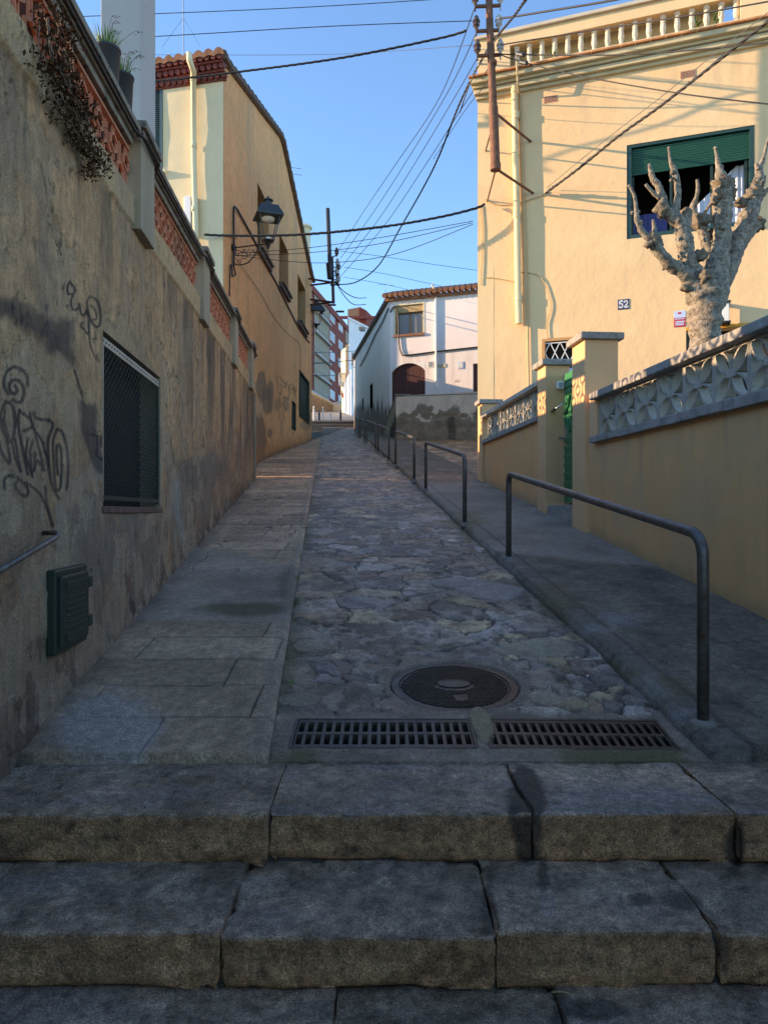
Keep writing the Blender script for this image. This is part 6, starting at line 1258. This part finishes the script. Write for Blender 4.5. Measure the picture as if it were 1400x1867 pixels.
for i, zf in enumerate(floors):
    zf_ = zf - 1.0
    mb = MB(); mb.fbox(BF_, sA, sB, zf_, zf_ + 2.75, .02, .10); bal = mb.build('balcony', M['shutter_grey'], ab)
    mb = MB(); mb.fbox(BF_, sA - .01, sB + .01, zf_ - .2, zf_ + .08, .0, .55); mb.build('slab', M['grey_white'], bal)
    mb = MB()
    for k in range(6): s = sA + (sB - sA) * k / 5; mb.fbox(BF_, s - .004, s + .004, zf_, zf_ + 2.7, .1, .16)
    mb.fbox(BF_, sA, sB, zf_ + .95, zf_ + 1.05, .1, .18); mb.build('mullion', M['grey_white'], bal)
    for px0, px1 in ((601.5, 610), (617, 624.5)):
        s0, s1 = bp(px0, 600)[0], bp(px1, 600)[0]; mb = MB(); mb.fbox(BF_, s0, s1, zf + .1, zf + 1.45, -.1, .05); wn_ = mb.build('window', M['white_paint'], ab)
        mb = MB(); sm = (s0 + s1) / 2; mb.fbox(BF_, s0 + .008, sm - .004, zf + .2, zf + 1.35, .04, .07); mb.fbox(BF_, sm + .004, s1 - .008, zf + .2, zf + 1.35, .04, .07); mb.build('pane', M['glass_pale'] if (i + int(px0)) % 3 else M['curtain'], wn_)
mb = MB(); s0, s1 = bp(629, 600)[0], bp(637, 600)[0]; [mb.fbox(BF_, s0, s1, z - .9, z + 1.5, -.1, .12) for z in floors[2:]]; mb.build('bay_window', M['shutter_grey'], ab)
mb = MB(); mb.fbox(BF_, -.5, 1.0, zB - .6, zB + .15, 0, 1.2); mb.build('base_slab', M['grey_white'], ab)
mb = MB(); mb.fbox(BF_, -.5, 1.0, zB - 5, zB - .6, .0, .6); mb.build('base_wall', mat('dark_base', (.16, .12, .10), .9, var=.2, vs_=1), ab)
# retaining ramp in front of it
rp_ = thing('ramp_wall', P(590, 740, 80), 'dark ramp wall with a white sloping coping below the brick block', 'ramp wall')
mb = MB(); q = [P(560, 712, 80), P(607, 737, 88), P(607, 762, 88), P(560, 765, 80)]; mb.prism(q, (0, 1.5, 0)); mb.build('wall', bpy.data.materials['dark_base'], rp_)
mb = MB(); mb.tube([q[0], q[1], P(622, 733, 92)], .16, 4); mb.build('coping', M['grey_white'], rp_)
mb = MB(); mb.prism([P(607, 737, 88), P(622, 735, 88), P(622, 750, 88), P(607, 750, 88)], (0, .3, 0)); mb.build('gate_post', M['grey_white'], rp_)
o2 = thing('orange_brick_block', P(650, 700, 150), 'orange brick rooftop block rising behind the white houses', 'apartment block')
q = [P(634, 564, 150), P(655, 560, 150), P(655, 720, 150), P(634, 720, 150)]; mb = MB(); mb.prism(q, (3, 14, 0)); mb.build('wall', M['brick_o'], o2); mb = MB(); mb.prism([P(655, 559, 149.8), P(668, 566, 149.8), P(668, 720, 149.8), P(655, 720, 149.8)], (3, 12, 0)); mb.build('side_wall', M['brick'], o2); mb = MB(); mb.cbox(P(648, 579, 149), 8, .6, .5); mb.build('roof_edge', M['red_tile'], o2)
# white street houses on the right, far end
def fbx(t, nm, m_, x0, x1, y0, y1, d0, dep, dd=0, push=(0, 0)):
    q = [P(x0, y0, d0), P(x1, y0, d0 + dd), P(x1, y1, d0 + dd), P(x0, y1, d0)]; q[1].z = q[0].z; q[2].z = q[3].z; mb = MB(); mb.prism(q, (dep * .35, dep, 0)); return mb.build(nm, M[m_], t)
h1 = thing('white_street_house', P(650, 750, 60), 'tall plain white house with a flat cornice, between the bend and the brick block', 'house')
fbx(h1, 'wall', 'white', 636, 668, 582, 765, 62, 10, 3); fbx(h1, 'cornice', 'white', 634, 668, 577, 581, 61.7, 10, 3); fbx(h1, 'lower_wall', 'white', 641, 668, 664, 770, 56, 5, 2)
fbx(h1, 'plinth', 'concrete', 645, 653, 752, 768, 55.8, .2); fbx(h1, 'door', 'glass_dark', 645.5, 650, 705, 720, 55.9, .1)
mb = MB(); a = P(641, 663, 55.7); b = P(658, 662, 55.7); mb.tube([a, b], .12, 6)
for i in range(7): x = 641 + i * 2.3; mb.tube([P(x, 663, 55.7), P(x + random.uniform(-1, 1), 640 + 6 * random.random(), 55.7)], .05, 5)
mb.build('terrace_railing', M['grey_white'], h1); fbx(h1, 'awning', 'concrete', 654, 662, 596, 602, 61, .5)
h2 = thing('narrow_cream_house', P(630, 750, 75), 'narrow cream house with a small balcony beyond the tall white house', 'house')
fbx(h2, 'wall', 'cream', 622, 640, 640, 760, 80, 9, -4); fbx(h2, 'balcony', 'grey_white', 618, 630, 697, 703, 78, 1.0); fbx(h2, 'side_wall', 'shutter_grey', 630, 641, 628, 752, 72, 4, 1)
mb = MB(); [mb.tube([P(618.5 + i * 2.2, 697, 78), P(618.5 + i * 2.2, 681, 78)], .05, 4) for i in range(6)]; mb.tube([P(618, 681, 78), P(630, 681, 78)], .07, 4); mb.build('railing', M['grey_white'], h2); fbx(h2, 'window', 'glass_dark', 622.5, 626, 712, 724, 79.5, .1); fbx(h2, 'red_flower_box', 'red_print', 624, 628, 716, 726, 79, .4)
h3 = thing('blue_shaded_house', P(636, 760, 60), 'house front toned blue for shade at the narrow side of the far street', 'house')
mb = MB(); q = [P(628, 700, 78), P(640, 672, 60), P(640, 775, 60), P(628, 768, 78)]; mb.prism(q, (2.2, .3, 0)); mb.build('wall', mat('shade_blue_wall', (.42, .55, .72), .85, var=.08), h3); fbx(h3, 'door', 'glass_dark', 641, 644, 690, 735, 57, .1)  # bluish shade on the far house front, put into its wall colour

# ================================================================ poles
def insul(mb, p, s=1.0, up=1): mb.lathe([(.012 * s, -.1 * s), (.035 * s, -.05 * s), (.05 * s, -.035 * s), (.045 * s, .01 * s), (.058 * s, .02 * s), (.05 * s, .05 * s), (.03 * s, .06 * s), (.036 * s, .09 * s), (.02 * s, .11 * s)], p, 10)
p1 = thing('utility_pole', P(903, 305, 12.17), 'rusty tube pole with three crossarms bracketed to the corner of the yellow house', 'utility pole')
pd = 12.17; pt_ = P(890, -60, pd); pj = P(899, 196, pd); pe = P(903, 305, pd)
mb = MB(); mb.tube([pt_, P(892, 30, pd), P(896, 130, pd), pj], [.055, .06, .064, .066], 14); mb.tube([pj + Vector((0, 0, .05)), pj, pe], [.066, .078, .078], 14); mb.tube([pe + Vector((0, 0, .06)), pe - Vector((0, 0, .05))], .088, 14); mb.tube([P(898, 112, pd), P(898, 118, pd)], .07, 12); mb.build('post', M['rust'], p1, smooth=False)
for (y, xa, xb) in ((10, 866, 912), (55, 868, 909), (100, 870, 912)):
    mb = MB(); a = P(xa, y + 2, pd - .02); b = P(xb, y, pd - .02); mb.tube([a, b], .03, 8); arm_ = mb.build('crossarm', M['rust'], p1)
    for q, mm in ((a, 'brown_glaze'), (b, 'porcelain')):
        mb = MB(); insul(mb, q + Vector((0, 0, .13)), 1.15); mb.tube([q - Vector((0, 0, .08)), q + Vector((0, 0, .08))], .014, 6); mb.build('insulator', M[mm], arm_)
for (pa, pb2) in (((903, 206), (967, 258)), ((903, 307), (971, 352))):
    mb = MB(); x, z = rh(*pb2); mb.tube([P(*pa, pd), RH(x, z, 0)], .022, 8); mb.build('bracket', M['rust'], p1)
for (pa, pb2) in (((896, 236), (885, 275)), ((903, 310), (888, 367))):
    mb = MB(); x, z = rh(*pb2); mb.tube([P(*pa, pd), RH(x, z, 0)], .014, 8); mb.build('bracket', M['rust'], p1)
for c_ in ((948, 99), (954, 114)):
    mb = MB(); a = P(c_[0] - 5, c_[1] - 1, 12.0); b = P(c_[0] + 6, c_[1] + 1, 11.9); mb.tube([a, b], .035, 10); mb.build('strain_insulator', M['lamp_grey'], p1)
p2 = thing('utility_pole', P(609, 553, 25.8), 'dark red iron pole with stacked insulators bracketed off the far corner of the tan house', 'utility pole')
d2 = 25.8; mb = MB(); mb.tube([P(605, 468, d2), P(608, 553, d2)], .055, 4); mb.build('post', M['dark_red'], p2)
mb = MB(); mb.tube([P(597.5, 380, d2), P(601, 470, d2), P(603, 508, d2)], [.07, .075, .075], 8); mb.tube([P(600.5, 480, d2 - .05), P(603, 508, d2 - .05)], .12, 8); mb.build('tall_mast', M['black_iron'], p2)
for ya, yb in ((515, 508), (515, 520), (551, 546), (551, 556)): mb = MB(); mb.tube([P(607, ya, d2), P(562 if yb < 520 else 566, yb, 26.6)], .035, 4); mb.build('bracket', M['dark_red'], p2)
for i, y in enumerate((460, 480, 487, 496, 503, 509)):
    mb = MB(); q = P(614 + (i % 3) * 1.5, y, d2); mb.tube([P(606, y + 9, d2), q - Vector((0, 0, .1))], .022, 5); insul(mb, q, 1.5); mb.build('insulator', M['porcelain'] if i % 2 else M['brown_glaze'], p2)
mb = MB(); mb.tube([P(602, 519.5, d2), P(616, 519.5, d2)], .03, 5); mb.tube([P(611, 513, d2), P(618, 521, d2)], .05, 6); mb.build('cable_clamp', M['black_iron'], p2)
mb = MB(); c_ = P(606.5, 553, d2)
mb = MB(); [mb.cbox(P(x, y, 27), .30, .1, .05) for x, y in ((605, 556), (620, 568))]; mb.build('step_iron', M['dark_red'], p2)

# ================================================================ overhead wires
def wire(pts, r, label, m='cable', twist=False, n=6):
    """pts [(px, py, distance)]: each a measured photo position with its own real distance"""
    q = smooth_path([P(*p) for p in pts], 10); mb = MB()
    if twist:
        L = [0]
        for a, b in zip(q[:-1], q[1:]): L.append(L[-1] + (b - a).length)
        fine = []; 
        for (a, b), l0, l1 in zip(zip(q[:-1], q[1:]), L[:-1], L[1:]):
            k = max(1, int((l1 - l0) / .06)); fine += [(a.lerp(b, i / k), l0 + (l1 - l0) * i / k, (b - a).normalized()) for i in range(k)]
        for s in range(3):
            path = []
            for p, l, t in fine:
                nx = t.cross(Vector((0, 0, 1))).normalized(); ny = t.cross(nx); a = l * 14 + s * 2.094; path.append(p + (nx * math.cos(a) + ny * math.sin(a)) * r * .9)
            mb.tube(path, r * .8, 5)
    else: mb.tube(q, r, n)
    o = mb.build('overhead_cable', M[m], smooth=True); tag(o, label, 'cable', 'overhead cables'); return o
W = [
 ([(-200, 42, 12.5), (150, 30, 12.4), (500, 16, 12.3), (760, 1, 12.2), (866, -8, 12.17)], .006, 'thin topmost wire crossing the sky from the white column to the rusty pole', 'cable', 0),
 ([(-200, 92, 12.5), (275, 67, 12.4), (600, 48, 12.3), (860, 38, 12.17)], .0065, 'second thin wire down crossing the sky to the rusty pole', 'cable', 0),
 ([(160, 102, 15), (280, 100, 15), (600, 99, 14), (867, 82, 12.2)], .004, 'faint hairline wire between the thin wires and the thick black one', 'cable_grey', 0),
 ([(230, 150, 13.6), (285, 148, 13.6), (420, 133, 13.3), (620, 106, 12.8), (800, 70, 12.4), (852, 55, 12.2)], .013, 'thick black cable sloping from the cream end wall up to the rusty pole', 'cable', 1),
 ([(372, 428, 14.1), (440, 430, 14.1), (560, 427, 13.9), (700, 413, 13.6), (800, 396, 13.4), (866, 380, 13.3), (884, 372, 13.35)], .016, 'thick twisted cable spanning the lane low, from the cream corner to the yellow house', 'cable', 1),
 ([(425, 462, 14.7), (560, 452, 14.4), (700, 432, 14.1), (862, 403, 13.5)], .006, 'thin upper wire from the lantern bracket to the yellow house corner', 'cable', 0),
 ([(425, 466, 14.7), (560, 461, 14.4), (700, 443, 14.1), (862, 406, 13.5)], .006, 'thin middle wire from the lantern bracket to the yellow house corner', 'cable', 0),
 ([(425, 464, 14.7), (500, 474, 14.5), (600, 479, 14.3), (720, 463, 14), (862, 409, 13.5)], .006, 'thin sagging wire from the lantern bracket to the yellow house corner', 'cable', 0),
 ([(617, 457, 25.7), (668, 378, 23), (721, 300, 20), (800, 180, 15.8), (866, 12, 12.2)], .009, 'first of four parallel wires rising to the rusty pole, leftmost at its lower end', 'cable', 0),
 ([(621, 471, 25.7), (680, 388, 23), (737, 300, 20), (815, 170, 15.6), (869, 58, 12.2)], .009, 'second of four parallel wires rising to the rusty pole', 'cable', 0),
 ([(621, 489, 25.7), (690, 400, 23), (755, 300, 19.7), (830, 175, 15.2), (872, 102, 12.2)], .009, 'third of four parallel wires rising to the rusty pole', 'cable', 0),
 ([(621, 504, 25.7), (700, 412, 22.8), (776, 300, 19.2), (840, 200, 15.2), (900, 110, 12.2)], .009, 'fourth of four parallel wires rising to the rusty pole, nearest the twisted cable', 'cable', 0),
 ([(615, 519, 25.8), (650, 514, 25), (690, 484, 23.5), (730, 415, 21), (770, 345, 18.5), (800, 285, 16.8), (835, 195, 15.0), (866, 130, 13.8), (897, 78, 12.4), (945, 18, 10.4), (985, -50, 9)], .013, 'thickest twisted black cable bundle sagging down the middle of the sky', 'cable', 1),
 ([(912, 32, 12.1), (925, 32, 12), (1000, 20, 11.4), (1130, -2, 10.5), (1300, -40, 9.5)], .015, 'thick cable leaving the rusty pole rightward above the roof balustrade', 'cable', 0),
 ([(900, 98, 12.1), (958, 100, 12), (1130, 100, 10.8), (1300, 88, 9.8), (1460, 70, 9)], .010, 'level black wire running right from the rusty pole across the cornice', 'cable', 0),
 ([(912, 100, 12.1), (955, 114, 12), (1060, 139, 11.2), (1250, 172, 9.9), (1460, 196, 9)], .009, 'thin wire falling to the right from the rusty pole across the facade', 'cable', 0),
 ([(912, 82, 12.1), (1080, 55, 11.2), (1250, 29, 10), (1460, -8, 9)], .010, 'black wire rising to the right across the white balusters', 'cable', 0),
 ([(995, 352, 13.0), (1060, 303, 12.1), (1130, 246, 11.2), (1200, 196, 10.4), (1300, 118, 9.4), (1450, -2, 8.2)], .014, 'heavy cable slanting up to the right across the yellow facade', 'cable', 1),
 ([(997, 342, 13.0), (1060, 290, 12.1), (1130, 234, 11.2), (1200, 180, 10.4), (1300, 100, 9.4), (1400, 22, 8.5)], .005, 'thin stay wire just above the heavy slanting cable on the yellow facade', 'cable_grey', 0),
 ([(621, 458, 25.8), (700, 468, 26), (790, 482, 26.5), (870, 493, 27)], .008, 'upper thin wire from the red iron pole towards the white house', 'cable', 0),
 ([(628, 487, 25.8), (700, 499, 26.5), (760, 512, 27.5), (805, 522, 28.5)], .008, 'lower thin wire from the red iron pole towards the white roof', 'cable', 0),
 ([(626, 505, 25.8), (700, 518, 26.5), (760, 532, 28), (790, 536, 29)], .007, 'lowest thin wire from the red iron pole to the white roof', 'cable', 0),
 ([(616, 521, 25.8), (632, 535, 26.5), (650, 543, 28), (668, 543, 30)], .016, 'upper of two short cables sagging onto the corner of the white house', 'cable', 0),
 ([(616, 521, 25.8), (628, 540, 26.5), (645, 555, 28), (667, 555, 30)], .016, 'lower of two short cables sagging onto the corner of the white house', 'cable', 0),
 ([(560, 642, 27.6), (600, 643, 40), (648, 640, 55)], .02, 'distant upper cable across the brick block', 'cable', 0),
 ([(560, 662, 27.6), (600, 661, 40), (648, 656, 55)], .03, 'distant middle cable across the brick block', 'cable', 0),
 ([(560, 685, 27.6), (600, 685, 40), (620, 683, 55)], .02, 'distant lower cable across the brick block', 'cable', 0),
 ([(960, 0, 11), (905, 70, 12), (862, 140, 12.8), (838, 205, 14)], .012, 'loose grey wire alongside the twisted bundle at the rusty pole', 'cable_grey', 0),
 ([(905, 118, 12.1), (880, 160, 12.6), (845, 205, 13.6), (790, 290, 16.8)], .006, 'thin slack wire leaving the rusty pole below the twisted bundle', 'cable', 0),
]
for pts, r, lab, m_, tws in W: wire(pts, r, lab, m_, bool(tws))
# splices on the slanting facade cable
for (x, y, d, L, lab) in [(1300 - 12, 128, 9.5, 14, 0), (1075, 290, 12, 10, 0), (1048, 313, 12.4, 10, 0), (1284, 119, 9.6, 16, 0)]: pass
mb = MB()
for (xa, ya, da, xb, yb, db) in [(1215, 185, 10.25, 1305, 112, 9.38), (1036, 322, 12.45, 1072, 292, 12.0), (997, 350, 13.0, 1010, 340, 12.8)]:
    a = P(xa, ya, da); b = P(xb, yb, db)
    for k in range(9):
        c_ = a.lerp(b, k / 8); mb.tube([c_, c_ + (b - a).normalized() * .10 + Vector((0, 0, random.uniform(-.02, .03)))], random.uniform(.008, .02), 6)
o = mb.build('cable_splice', M['cable_grey']); tag(o, 'bundled splice clamps on the heavy slanting cable over the yellow facade', 'cable splice')
# cables stapled along the tan facade
def facade_cable(pl, r, lab, m='cable', o=.03): mb = MB(); mb.tube(smooth_path([TL(*tl(x, y), o) for x, y in pl], 6), r, 6); tag(mb.build('facade_cable', M[m], smooth=True), lab, 'cable', 'cables on the tan street wall')
facade_cable([(424, 450), (424, 385), (428, 379), (436, 392), (468, 450), (480, 478), (500, 512), (520, 552), (545, 600), (563, 625)], .022, 'thick black cable peaking above the lantern and running down the tan street wall')
facade_cable([(424, 466), (440, 488), (470, 530), (500, 582), (530, 615), (545, 628), (546, 672)], .006, 'thin wire drooping diagonally across the tan street wall')
facade_cable([(424, 455), (423, 482), (427, 500), (421, 502), (420, 484), (417, 490), (416, 540)], .016, 'looped black cable hanging under the lantern bracket')
facade_cable([(413, 428), (424, 432), (430, 434)], .02, 'pale insulated cable end at the corner of the tan house', 'cable_cream')

# ================================================================ weeds at the kerb
spots = [(548, 1010, 1), (543, 1048, 1), (540, 1092, 1.3), (556, 960, .9), (572, 905, .8), (578, 868, .8), (582, 838, .7), (394, 958, 1.1), (497, 845, .8), (530, 1240, .9), (1252, 1185, .6)]
wl_ = ['small green weed tuft in the left kerb joint, fourth up from the drain', 'small green weed tuft in the left kerb joint, third up from the drain', 'largest green weed tuft in the left kerb joint, level with the mossy patch', 'small kerb weed level with the lower end of the second handrail', 'weed tuft in the left kerb joint beside the second handrail', 'weed tuft in the left kerb joint beside the third handrail', 'farthest weed tuft in the left kerb joint', 'weed at the foot of the stained wall past the mesh window', 'weed at the foot of the tan house wall', 'flat weed tuft in the left kerb joint beside the manhole', 'tiny weed tuft against the right kerb beside the nearest handrail post']
for i, ((x, y, s), lab) in enumerate(zip(spots, wl_)):
    p = G(x, y, .05); t = thing('weed', p, lab, 'weed', 'weeds in the pavement joints'); rnd = random.Random(i); mb = MB()
    for k in range(int(30 * s)):
        a = rnd.uniform(0, 6.28); dv = Vector((math.cos(a), math.sin(a), rnd.uniform(.2, .9))).normalized(); leafblade(mb, p + Vector((rnd.gauss(0, .008), rnd.gauss(0, .06), -.015)) * s, dv, rnd.uniform(.015, .04) * s * (1 + (p.y > 8)), .005 * s, .5)
    mb.build('leaves', M['leaf'], t, recalc=False)

# dry straw on the third step
p = Vector(((1003 - 700) / F * 2.06, 2.045, -1.346)); t = tag(MB.build((lambda m_: (m_.tube([p, p + Vector((.03, -.004, .004)), p + Vector((.056, -.012, .001))], .0016, 5), m_)[1])(MB()), 'dry_straw', M['leaf_dry'] if False else mat('straw', (.42, .36, .16), .8, bump=0)), 'single dry straw lying on the lowest visible step by a joint', 'straw')
p = G(1068, 1238, 0) + Vector((0, 0, .012)); t = tag(MB.build((lambda m_: (m_.prism([p, p + Vector((.022, .004, .004)), p + Vector((.012, .02, .006))], (0, 0, .0012)), m_)[1])(MB()), 'paper_scrap', M['white_paint']), 'tiny white paper scrap on the stones right of the manhole', 'litter')
